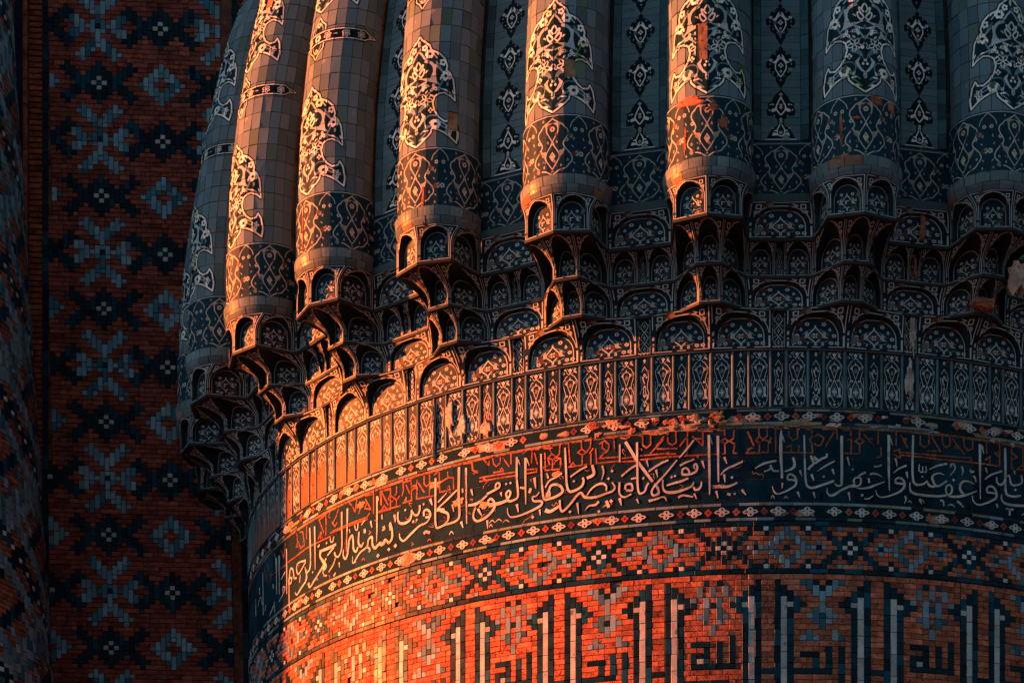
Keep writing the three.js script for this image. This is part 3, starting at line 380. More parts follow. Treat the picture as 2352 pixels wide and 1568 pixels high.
// muqarnas cell (u across, v up): border lines, spandrel squares, arch line and the arabesque on the back of the niche
function cellTexture(kind) {
  const W = 320, H = kind === 'lunette' ? 256 : kind === 'strip' ? 420 : 320, [c, x] = canvas(W, H, '#0a1d26');
  const q = (u, v) => [u * W, (1 - v) * H], ln = '#9d9e98', fill = '#898882';
  if (kind === 'strip') {
    x.strokeStyle = ln; x.lineWidth = 9; x.strokeRect(26, 16, W - 52, H - 32);
    mir(x, W / 2, () => {
      for (let i = 0; i < 3; i++) { const b = 40 + i * 125; line(x, [[W / 2, b], [W / 2 + 62, b + 34], [W / 2 + 86, b + 70], [W / 2 + 30, b + 105], [W / 2, b + 125]], ln, 11); poly(x, [[W / 2 + 78, b + 55], [W / 2 + 118, b + 44], [W / 2 + 100, b + 92], [W / 2 + 70, b + 88]], fill); line(x, [[W / 2 + 40, b + 112], [W / 2 + 80, b + 122], [W / 2 + 112, b + 150]], fill, 9); }
    });
    for (let i = 0; i < 3; i++) flower(x, W / 2, 100 + i * 125, 26, 4, ln, '#0a1d26');
  } else {
    const lun = kind === 'lunette';
    x.strokeStyle = ln; x.lineWidth = 5; x.strokeRect(9, 9, W - 18, H - 18);
    const arch = ARCH[kind];
    x.beginPath(); arch.forEach(([u, v], i) => { const [a, b] = q(0.5 + (u - 0.5) * 1.09, v + 0.02); i ? x.lineTo(a, b) : x.moveTo(a, b); }); x.strokeStyle = ln; x.lineWidth = 5; x.stroke();
    x.beginPath(); arch.forEach(([u, v], i) => { const [a, b] = q(u, v); i ? x.lineTo(a, b) : x.moveTo(a, b); }); x.closePath(); x.fillStyle = '#0b202a'; x.fill();
    x.beginPath(); arch.forEach(([u, v], i) => { const [a, b] = q(0.5 + (u - 0.5) * 0.9, 0.06 + (v - 0.04) * 0.92); i ? x.lineTo(a, b) : x.moveTo(a, b); }); x.closePath(); x.strokeStyle = ln; x.lineWidth = 5; x.stroke();
    mir(x, W / 2, () => { const [a, b] = q(0.85, 0.86); x.strokeStyle = ln; x.lineWidth = 6; x.strokeRect(a - 11, b - 11, 24, 24); poly(x, [[a - 20, b - 6], [a - 58, b - 20], [a - 36, b + 6]], fill); poly(x, [[a + 2, b + 20], [a + 16, b + 62], [a + 24, b + 30]], fill); leaf(x, a - 8, b + 20, 26, 1.4, fill); });
    const cy = (1 - (lun ? 0.36 : 0.4)) * H, s = lun ? 46 : 52;
    mir(x, W / 2, () => {
      line(x, [[W / 2, cy - s * 1.25], [W / 2 + s * 0.42, cy - s * 0.62], [W / 2 + s * 0.86, cy - s * 0.2], [W / 2 + s * 0.8, cy + s * 0.3], [W / 2 + s * 0.3, cy + s * 0.7], [W / 2, cy + s * 1.1]], ln, 7);
      split(x, W / 2 + s * 0.7, cy + s * 0.2, s * 0.85, fill, 1);
      const spots = lun ? [[0.14, 0.66], [0.24, 0.52], [0.31, 0.36], [0.26, 0.17], [0.12, 0.14], [0.36, 0.17]] : [[0.15, 0.62], [0.24, 0.44], [0.2, 0.17], [0.1, 0.14]];
      spots.forEach(([u, v], i) => { const [a, b] = q(0.5 + u, v); i % 3 === 1 ? drop(x, a, b, 8, ln, 5) : flower(x, a, b, lun ? 13 : 14, 5, ln, '#0b202a', i); });
      line(x, [[W / 2 + s * 0.2, cy + s * 0.9], [W / 2 + s * 0.9, cy + s * 0.95], [W / 2 + s * 1.5, cy + s * 0.7]], TEAL, 4); line(x, [[W / 2 + s * 0.4, cy - s * 0.9], [W / 2 + s * 1.1, cy - s * 0.7], [W / 2 + s * 1.5, cy - s * 0.1]], TEAL, 4);
    });
    flower(x, W / 2, cy, s * 0.42, 4, ln, '#34464e', 0.78); leaf(x, W / 2, cy - s * 1.05, s * 0.55, -1.57, ln); drop(x, W / 2, cy + s * 1.25, 7, ln, 5);
  }
  wear(x, W, H, 31 + W + H, 34, ['#4a2c22', '#5a5a55', '#121a20', '#121a20'], 5);
  return canvasTex(c);
}
// upright panels of the drum
function panelTexture(wide, worn) {
  const W = wide ? 256 : 190, H = 680, [c, x] = canvas(W, H, '#0a1f29'), cx = W / 2, ln = '#b4b4ad', fill = '#9b9a94', k = wide ? 1 : 0.72;
  if (wide) { x.strokeStyle = ln; x.lineWidth = 5; line(x, [[16, 330], [12, 665], [W - 12, 665], [W - 16, 330]].map(([a, b]) => [a, b]), ln, 5); }
  const X = (a) => cx + a * k;
  mir(x, cx, () => {
    if (wide) {
      line(x, [[X(0), 70], [X(40), 105], [X(72), 118], [X(84), 150], [X(108), 165], [X(108), 205], [X(80), 285], [X(66), 330], [X(84), 370], [X(108), 420]], ln, 6.5);
      line(x, [[X(0), 145], [X(44), 160], [X(52), 205], [X(26), 260], [X(0), 330], [X(-20), 370]], ln, 6); poly(x, [[X(40), 165], [X(84), 190], [X(46), 222]], fill);
      line(x, [[X(0), 340], [X(50), 420], [X(66), 490], [X(40), 545], [X(0), 600]], ln, 6.5); poly(x, [[X(56), 430], [X(88), 425], [X(84), 500], [X(104), 545], [X(56), 545], [X(68), 490]], fill);
      poly(x, [[X(96), 12], [X(74), 46], [X(92), 58], [X(100), 84], [X(64), 64], [X(48), 38]], fill); line(x, [[X(84), 30], [X(50), 6], [X(28), 26]], ln, 6); line(x, [[X(60), 60], [X(30), 76]], ln, 6);
      flower(x, X(50), 345, 16, 4, ln, NAVY); drop(x, X(58), 620, 11, ln, 6); leaf(x, X(66), 205, 22, -1.6, ln); leaf(x, X(100), 320, 26, -1, fill); line(x, [[X(70), 380], [X(84), 400], [X(74), 420]], TEAL, 6);
    } else {
      line(x, [[X(0), 110], [X(44), 150], [X(80), 190], [X(90), 240], [X(60), 320], [X(56), 370], [X(96), 440]], ln, 6.5); poly(x, [[X(20), 230], [X(66), 222], [X(40), 270], [X(0), 320], [X(0), 290]], fill);
      line(x, [[X(0), 345], [X(36), 370], [X(10), 410], [X(60), 455], [X(50), 500], [X(0), 545]], ln, 6.5); poly(x, [[X(56), 450], [X(92), 440], [X(78), 500], [X(50), 506]], fill); line(x, [[X(10), 520], [X(70), 560], [X(60), 620], [X(96), 640]], ln, 6.5); poly(x, [[X(50), 590], [X(92), 580], [X(90), 640], [X(20), 640]], fill);
    }
  });
  poly(x, [[X(0), 10], [X(26), 40], [X(0), 70], [X(-26), 40]], ln); flower(x, cx, 45, 9, 4, NAVY, ln);
  if (wide) { x.fillStyle = '#3d545d'; x.beginPath(); x.ellipse(cx, 480, 40, 66, 0, 0, 7); x.fill(); openFlower(x, cx, 480, 34, 4, ln, 6, 0); leaf(x, cx, 165, 46, -1.57, fill); flower(x, cx, 632, 18, 4, ln, NAVY); flower(x, cx, 225, 18, 4, TEAL, NAVY); }
  else { flower(x, cx, 210, 20, 4, ln, NAVY); flower(x, cx, 455, 22, 4, ln, NAVY); flower(x, cx, 570, 18, 4, ln, NAVY); flower(x, cx, 345, 14, 4, ln, NAVY); }
  const r = rng(worn + (wide ? 3 : 4));
  if (worn) { // glaze fallen off: bare clay with a ragged edge
    const base = worn === 2 ? 250 : 430; x.fillStyle = '#75402a'; x.beginPath(); x.moveTo(0, H); let y = base; for (let i = 0; i <= 24; i++) { y = base + (r() - 0.5) * 120 + Math.sin(i * 0.9) * 60; x.lineTo(i / 24 * W, y); } x.lineTo(W, H); x.fill();
    for (let i = 0; i < 260; i++) { x.fillStyle = r() < 0.5 ? 'rgba(70,34,22,0.5)' : 'rgba(190,120,84,0.5)'; x.fillRect(r() * W, base + r() * (H - base), 2 + r() * 5, 2 + r() * 5); }
  }
  wear(x, W, H, 71 + worn * 3 + W, 40, ['#5e4438', '#5a5a55', '#121a20', '#121a20'], 8);
  return canvasTex(c);
}
// arch outlines in the unit cell
function archPts(hw, v0, spring, top, n, pow) { const a = []; for (let i = 0; i <= n; i++) { const t = i / n; a.push([0.5 - hw * Math.pow(Math.cos(t * Math.PI / 2), pow), t === 0 ? spring : lerp(spring, top, Math.pow(Math.sin(t * Math.PI / 2), 1))]); } const left = [[0.5 - hw, v0], ...a]; return left.concat(left.slice(0, -1).reverse().map(([u, v]) => [1 - u, v])); }
const ARCH = { niche: archPts(0.39, 0.05, 0.46, 0.92, 7, 0.85), lunette: archPts(0.42, 0.05, 0.34, 0.86, 8, 0.75), strip: archPts(0.3, 0.06, 0.9, 0.94, 3, 1) };
const T = {};
T.rib = ribTexture(); T.valley = valleyTexture(); T.band = bandTexture();
for (const k of ['niche', 'lunette', 'strip']) T[k] = cellTexture(k);
for (const w of [0, 1, 2]) { T['pw' + w] = panelTexture(true, w); T['pn' + w] = panelTexture(false, w); }
const tileMat = (map, o = {}) => std({ map, roughness: 0.38, bumpMap: glazeBump, bumpScale: 0, ...o });
// ---------------------------------------------------------------- ground
{
  const g = new THREE.PlaneGeometry(1200, 1200); g.rotateX(-Math.PI / 2);
  const uv = g.attributes.uv; for (let i = 0; i < uv.count; i++) uv.setXY(i, uv.getX(i) * 300, uv.getY(i) * 300);
  const m = mesh('ground', g, new THREE.MeshStandardMaterial({ color: new THREE.Color().setRGB(0.028, 0.034, 0.036), map: brickMap, roughness: 0.95 }), scene);
  m.userData.kind = 'structure';
}
// ---------------------------------------------------------------- the drum and its ribbed dome
const DOME = group('ribbed_dome', scene);
DOME.position.set(3.124, 0, -34.721);
DOME.userData.label = 'round drum with inscription band and stalactite cornice under a ribbed tiled dome, half in sun'; DOME.userData.category = 'dome';
const R0 = 6.8, N_RIB = 28, STEP = 360 / N_RIB, PH0 = 5.6;
const pol = (a, r, h) => V(r * Math.sin(a * D2R), h + EYE, r * Math.cos(a * D2R));
const nrm = (a) => V(Math.sin(a * D2R), 0, Math.cos(a * D2R)), tan = (a) => V(Math.cos(a * D2R), 0, -Math.sin(a * D2R)), UP = V(0, 1, 0);
const inWorld = (p) => p.clone().add(DOME.position);
const mDeg = 180 / Math.PI / R0;                     // degrees per metre on the drum
function ring(mb, prof, a0, a1, n, col, uvs = 1) {   // a lathed strip: profile [[r, h], ...] from bottom to top
  for (let i = 0; i < n; i++) { const A = lerp(a0, a1, i / n), B = lerp(a0, a1, (i + 1) / n);
    for (let j = 0; j < prof.length - 1; j++) { const [r, h] = prof[j], [r2, h2] = prof[j + 1], s = A * D2R * R0 * uvs, s2 = B * D2R * R0 * uvs;
      mb.quad(pol(A, r, h), pol(B, r, h), pol(B, r2, h2), pol(A, r2, h2), [s, j * 0.3 + h * uvs], [s2, j * 0.3 + h * uvs], [s2, j * 0.3 + h2 * uvs + (r2 - r)], [s, j * 0.3 + h2 * uvs + (r2 - r)], col); } }
}
const ROUT = [[13.2, 7.76], [14.6, 7.75], [15.5, 7.69], [16.72, 7.5], [17.94, 7.2], [18.55, 6.95], [19.18, 6.57], [20, 5.95], [21, 4.9], [21.8, 3.8], [22.5, 2.4], [22.9, 1.2], [23.1, 0.06]];
const routC = new THREE.CatmullRomCurve3(ROUT.map(([h, r]) => V(r, h, 0)));
const ROUTS = routC.getSpacedPoints(420).map((p) => [p.y, p.x]);
function rout(h) { for (let i = 1; i < ROUTS.length; i++) if (ROUTS[i][0] >= h) { const [a, b] = ROUTS[i - 1], [c, d] = ROUTS[i]; return lerp(b, d, clamp((h - a) / (c - a || 1))); } return 0.06; }
{ // solid core: drum wall down to the court, cornice backing and dome shell
  const mb = new MB();
  ring(mb, [[6.74, -EYE], [6.74, 7.84]], -180, 180, 120, [0.34, 0.1, 0.055]);
  mesh('lower_wall', mb.geo(), M.brick, DOME);
  const m2 = new MB();
  ring(m2, [[6.775, 7.84], [6.775, 11.9], [6.7, 12.3], [6.85, 13.3]], -180, 180, 144, mortarCol, 2);
  mesh('drum_wall', m2.geo(), M.mortar, DOME);
  const m3 = new MB(), prof = [[6.85, 13.3]]; for (let h = 13.4; h < 22.9; h += 0.35) prof.push([6.98 * rout(h) / 7.76, h]); prof.push([0.02, 23]);
  ring(m3, prof, -180, 180, 112, [0.1, 0.13, 0.14]);
  mesh('dome_shell', m3.geo(), M.plain, DOME);
}
const A_MIN = -104, A_MAX = 44;                       // the part of the ring round which the single pieces are built
const brickPieces = [], glazePieces = [], rr = rng(4021);
const KUF = group('kufic_wall', DOME), FRI = group('lozenge_frieze', DOME);
function cylPiece(list, name, mat, parent, a, h, w, bh, out, col, r, o = {}) {
  const mb = new MB(), j = o.jit ?? 1, un = nrm(a + (r() - 0.5) * 1.1 * j), up = UP.clone().addScaledVector(un, (r() - 0.5) * 0.02 * j).normalize(), ux = V().crossVectors(up, un).normalize();
  const p = pol(a, R0 + out + (r() - 0.5) * 0.005 * j, h);
  plate(mb, p, ux, up, un, w, bh, 0.03 + out, o.ch ?? 0.003, col, [r() * 7, r() * 7], 1.6);
  list.push({ name, mat, parent, mb, show: shows(inWorld(p), un, w * bh) });
}
// a grid of unit cells (c, r) -> pieces. cellCol(c, r) gives a letter; horizontal runs for clay, upright runs for glaze
function layGrid(c0, c1, nr, cell, put, r, lenB = 3) {
  const done = new Set();
  for (let q = 0; q < nr; q++) for (let c = c0; c < c1; c++) {
    const k = c + ',' + q; if (done.has(k)) continue; const t = cell(c, q); if (!t) continue;
    if (t === 'B' || t === 'H') { let n = 1; const max = t === 'H' ? 4 : 1 + (r() * lenB | 0) + (r() < 0.6 ? 1 : 0); while (n < max && c + n < c1 && cell(c + n, q) === t && !done.has((c + n) + ',' + q)) n++; for (let i = 0; i < n; i++) done.add((c + i) + ',' + q); put(t, c, q, n, 1); }
    else { let n = 1; const max = t === 'W' ? 1 : t === 'S' ? 3 + (r() * 2 | 0) : 2 + (r() < 0.6 ? 1 : 0); while (n < max && q + n < nr && cell(c, q + n) === t && !done.has(c + ',' + (q + n))) n++; for (let i = 0; i < n; i++) done.add(c + ',' + (q + i)); put(t, c, q, 1, n); }
  }
}
const toneOf = { B: 'B', H: 'D', D: 'D', L: 'L', W: 'W', S: 'W', N: 'D' };
// --- lozenge frieze between two dark courses
{
  const FU = 12.16 / 24, RH = 0.0535, TOP = 9.842;
  const cell = (c, q) => {
    const y = q - 4, e = Math.abs(y), m = ((c % 24) + 24) % 24, d = m > 12 ? 24 - m : m;
    if (e === 4) { if (d === 2) return 'L'; if (d === 8) return 'W'; if (d === 6 || d === 7 || d === 9) return 'H'; if (d === 5) return 'D'; if (d === 12) return 'L'; return 'B'; }
    if (d === 0) return e === 0 ? 'N' : e === 1 ? 'W' : 'D';
    if (d === 1) return y === 0 ? 'W' : e <= 2 ? 'D' : 'B';
    if (d === 2) return e <= 1 ? 'D' : 'B';
    if (d === 3) return e === 1 || e === 2 ? 'D' : 'B';
    if (d === 4) return e === 2 || e === 3 ? 'D' : 'B';
    if (d === 5) return e === 3 ? 'D' : y === 0 ? 'L' : 'B';
    if (d === 6) return y === 0 ? 'N' : e === 1 ? 'L' : 'B';
    if (d === 7) return y === 0 ? 'L' : 'B';
    if (d === 8) return e === 3 ? 'N' : y === 0 ? 'L' : 'B';
    if (d === 9) return e <= 1 ? 'L' : 'B';
    if (d === 10) return e === 1 || e === 2 ? 'L' : 'B';
    if (d === 11) return e === 2 || e === 3 ? 'L' : 'B';
    return e === 0 ? 'N' : e >= 3 ? 'L' : 'B';
  };
  const A0 = 6.1, c0 = Math.ceil((A_MIN - A0) / FU), c1 = Math.floor((A_MAX - A0) / FU);
  layGrid(c0, c1, 9, cell, (t, c, q, w, h) => {
    const a = A0 + (c + (w - 1) / 2) * FU, hh = TOP - (q + h / 2) * RH, k = toneOf[t], clay = k === 'B';
    if (clay && rr() < 0.012) return;                  // a lost brick
    cylPiece(clay ? brickPieces : glazePieces, clay ? 'brick' : 'glazed_brick', clay ? M.brick : M.glaze, FRI, a, hh, w * FU / mDeg - 0.0045 - rr() * 0.002, h * RH - 0.0045 - rr() * 0.002, clay ? 0 : 0.003, COL[k](rr), rr, { jit: 1.1 });
  }, rr);
  for (const [h, bh] of [[9.869, 0.05], [9.332, 0.05]]) for (let a = A_MIN; a < A_MAX;) { const w = 0.16 + rr() * 0.06; cylPiece(glazePieces, 'glazed_brick', M.glaze, FRI, a + w * mDeg / 2, h, w - 0.006, bh, 0.004, COL.D(rr), rr); a += w * mDeg; }
}
// --- square kufic wall: pairs of tall white strokes edged in dark, clay fields with lozenges between
{
  const AN = [-105.8, -95.4, -85.1, -74.8, -64.6, -54.3, -44, -33.58, -23.72, -13.88, -3.4, 7.13, 18.3, 28.7, 39.2], RH = 0.063, TOP = 9.3, NR = 22;
  const cellAt = (m, q, v) => { // m: 0..16 within a period, starting at the first dark stroke; v: variant of the field
    if (q === 0) return 'B';
    if (m === 2 || m === 5) return 'D';
    if (m === 1 || m === 6) return q < 2 ? 'B' : q < 4 ? 'D' : 'S';
    if (m === 0 || m === 7) return q < 3 ? 'B' : q === 5 ? 'W' : 'D';
    if (m === 3 || m === 4) return q === 17 ? 'H' : 'B';
    if (m === 8 || m === 16) { if (q >= 4 && q <= 6) return 'D'; }
    if ((m === 9 || m === 15) && q === 5) return 'N';
    const d = Math.abs(m - 12), s = m - 12;
    if (v % 2 === 0) {
      if (q === 1 && d === 1) return 'N'; if (q === 2 && d === 0) return 'N'; if (q === 1 && d === 3) return 'L';
      if ((q === 1 || q === 2) && d === 2) return 'L'; if ((q === 2 || q === 3) && d === 1) return 'L'; if (q >= 3 && q <= 6 && d === 0) return 'L';
      if (d === 0 && q === 7) return 'N'; if (d === 0 && (q === 8 || q === 9)) return 'L'; if (d === 1 && q >= 6 && q <= 8) return 'L'; if (d === 2 && q === 7) return 'L';
      if (d === 2 && q >= 10 && q <= 11) return 'L'; if (d === 3 && q === 11) return 'L'; if (d === 1 && q === 11) return s < 0 ? 'L' : 'B';
      if (q === 14 && s >= -3 && s <= -1) return 'H'; if (s === -1 && (q === 15 || q === 16)) return 'D'; if (q === 17 && s <= 1) return 'H';
      if (s === 1 && q >= 13 && q <= 16) return 'D'; if (s === 3 && q >= 13 && q <= 19) return 'D';
      if (q === 20 && s <= 0) return 'H';
    } else {
      if ((q === 2 || q === 3) && d === 0) return 'L'; if (q === 1 && d === 1) return 'N'; if ((q === 2 || q === 3) && d === 2) return 'L'; if (q >= 4 && q <= 5 && d === 1) return 'L'; if (q === 4 && d === 3) return 'L';
      if (q === 5 && d === 0) return 'N'; if (q === 7 && d === 2) return 'L'; if (q >= 6 && q <= 8 && d === 1) return 'L'; if (q === 8 && d === 0) return 'B'; if ((q === 9 || q === 10) && d === 0) return 'L';
      if (q === 12 && s >= -3 && s <= -1) return 'H'; if (q === 14 && s === -3) return 'D'; if (q === 15 && s === -3) return 'D'; if (q === 14 && s === -2) return 'D'; if (q === 15 && s === -2) return 'W'; if (s === -1 && q >= 12 && q <= 15) return 'D'; if (s === 1 && q >= 12 && q <= 15) return 'D'; if (q === 16 && s >= -3 && s <= 3) return 'H'; if (s === 3 && q >= 11 && q <= 15) return 'D'; if (q === 19 && s <= 2) return 'H';
    }
    return 'B';
  };
  for (let k = 0; k < AN.length - 1; k++) {
    const U = (AN[k + 1] - AN[k]) / 17, A0 = AN[k] - 0.5 * U - U, cell = (c, q) => cellAt(c, q, k);
    layGrid(0, 17, NR, cell, (t, c, q, w, h) => {
      const a = A0 + (c + w / 2) * U, hh = TOP - (q + h / 2) * RH, kk = toneOf[t], clay = kk === 'B';
      if (clay && rr() < 0.008) return;
      cylPiece(clay ? brickPieces : glazePieces, clay ? 'brick' : 'glazed_brick', clay ? M.brick : M.glaze, KUF, a, hh, w * U / mDeg - 0.004 - rr() * 0.002, h * RH - 0.004 - rr() * 0.0025, clay ? 0 : 0.003, kk === 'W' ? vary(rr, [0.34, 0.34, 0.33], 0.2, 0.05) : COL[kk](rr), rr);
    }, rr, 2);
  }
}
// --- two bands of quatrefoils and small lozenges, edged by slips
const quatPieces = [], lozPieces = [], slipPieces = [];
{
  const quat = (() => { // four pointed petals in a frame, two long and two short, each pierced
    const sh = new THREE.Shape(), P = (a, b) => [a, b];
    sh.moveTo(-0.088, 0); sh.quadraticCurveTo(-0.06, 0.03, -0.036, 0.018); sh.quadraticCurveTo(-0.034, 0.05, 0, 0.05); sh.quadraticCurveTo(0.034, 0.05, 0.036, 0.018); sh.quadraticCurveTo(0.06, 0.03, 0.088, 0);
    sh.quadraticCurveTo(0.06, -0.03, 0.036, -0.018); sh.quadraticCurveTo(0.034, -0.05, 0, -0.05); sh.quadraticCurveTo(-0.034, -0.05, -0.036, -0.018); sh.quadraticCurveTo(-0.06, -0.03, -0.088, 0);
    for (const [x, y, a, b] of [[0, 0.0285, 0.012, 0.014], [0, -0.0285, 0.012, 0.014], [0.045, 0, 0.021, 0.0095], [-0.045, 0, 0.021, 0.0095]]) { const h = new THREE.Path(); h.absellipse(x, y, a, b, 0, Math.PI * 2, true); sh.holes.push(h); }
    return new THREE.ExtrudeGeometry(sh, { depth: 0.008, bevelEnabled: true, bevelSize: 0.0015, bevelThickness: 0.0015, bevelSegments: 1, curveSegments: 3 });
  })();
  const loz = (() => { const sh = new THREE.Shape(); sh.moveTo(-0.045, 0); sh.quadraticCurveTo(-0.012, 0.012, 0, 0.045); sh.quadraticCurveTo(0.012, 0.012, 0.045, 0); sh.quadraticCurveTo(0.012, -0.012, 0, -0.045); sh.quadraticCurveTo(-0.012, -0.012, -0.045, 0); const s2 = new THREE.Shape(); for (let i = 0; i <= 24; i++) { const a = i / 24 * 6.2832, q = 0.03 + 0.014 * Math.pow(Math.abs(Math.cos(2 * a)), 3); (i ? s2.lineTo : s2.moveTo).call(s2, Math.cos(a) * q, Math.sin(a) * q); } const h = new THREE.Path(); h.absellipse(0, 0, 0.012, 0.012, 0, Math.PI * 2, true); s2.holes.push(h); return new THREE.ExtrudeGeometry(s2, { depth: 0.007, bevelEnabled: true, bevelSize: 0.001, bevelThickness: 0.001, bevelSegments: 1, curveSegments: 3 }); })();
  for (const g of [quat, loz]) { const n = g.attributes.position.count; g.setAttribute('color', new THREE.Float32BufferAttribute(new Float32Array(n * 3).fill(1), 3)); }
  const wMat = [[0.46, 0.44, 0.41], [0.4, 0.38, 0.35], [0.48, 0.46, 0.43]].map((c) => std({ color: new THREE.Color().setRGB(...c), map: glazeMap, roughness: 0.55 }));
  const lMat = [[0.3, 0.05, 0.03], [0.13, 0.03, 0.025], [0.34, 0.1, 0.045]].map((c) => std({ color: new THREE.Color().setRGB(...c), map: glazeMap, roughness: 0.6 }));
  for (const [name, hc, h0, h1, s1, s0, ph] of [['upper_flower_band', 11.083, 11.03, 11.14, 11.158, 11.006, -38.2], ['lower_flower_band', 10.007, 9.945, 10.07, 10.091, 9.921, -8.86]]) {
    const B = group(name, DOME), bg = new MB();
    ring(bg, [[R0 - 0.002, h0 - 0.04], [R0, h0 - 0.035], [R0, h1 + 0.035], [R0 - 0.002, h1 + 0.04]], A_MIN, A_MAX, 120, [0.004, 0.018, 0.028], 1.5);
    mesh('band_ground', bg.geo(), M.slab, B);
    const st = 2.69, k0 = Math.ceil((A_MIN - ph) / st), k1 = Math.floor((A_MAX - ph) / st);
    for (let k = k0; k <= k1; k++) for (const half of [0, 1]) {
      const a = ph + (k + half * 0.5) * st + (rr() - 0.5) * 0.1; const lost = rr();
      if (lost < (name[0] === 'u' ? 0.16 : 0.07)) continue;
      const mat = half ? lMat[(rr() * 3) | 0] : wMat[(rr() * 3) | 0], m = new THREE.Mesh(half ? loz : quat, mat);
      m.name = half ? 'lozenge_tile' : 'quatrefoil_tile'; m.castShadow = m.receiveShadow = true; m.position.copy(pol(a, R0 - 0.002, hc + (rr() - 0.5) * 0.006)); m.rotation.set(0, a * D2R, (rr() - 0.5) * 0.1, 'YXZ'); B.add(m);
    }
    for (const h of [s1, s0]) for (let a = A_MIN; a < A_MAX;) { const w = 0.14 + rr() * 0.1; cylPiece(slipPieces, 'slip_tile', M.glaze, B, a + w * mDeg / 2, h, w - 0.005, 0.031, 0.006, rr() < 0.25 ? COL.O(rr) : rr() < 0.3 ? COL.D(rr) : vary(rr, [0.13, 0.2, 0.22], 0.35, 0.1), rr); a += w * mDeg; }
    // plaster patches where tiles are lost
    for (let i = 0; i < (name[0] === 'u' ? 26 : 12); i++) { const a = lerp(-66, 27, rr()), mb = new MB(), n = 9, w = 0.05 + rr() * 0.13, hh = 0.025 + rr() * 0.045, c = pol(a, R0 + 0.006, hc + (rr() - 0.5) * 0.07); const pts = []; for (let j = 0; j < n; j++) { const t = j / n * 6.283, q = 0.6 + rr() * 0.5; pts.push(c.clone().addScaledVector(tan(a), Math.cos(t) * w * q).addScaledVector(UP, Math.sin(t) * hh * q).addScaledVector(nrm(a), -0.006)); } for (let j = 0; j < n; j++) { const p = pts[j], q = pts[(j + 1) % n]; mb.tri(c, p, q, [a, 0], [a + 0.1, 0.1], [a + 0.1, 0.2], vary(rr, rr() < 0.5 ? [0.4, 0.2, 0.11] : [0.36, 0.3, 0.25], 0.15)); } mesh('plaster_patch', mb.geo(), M.mortar, B); }
  }
}
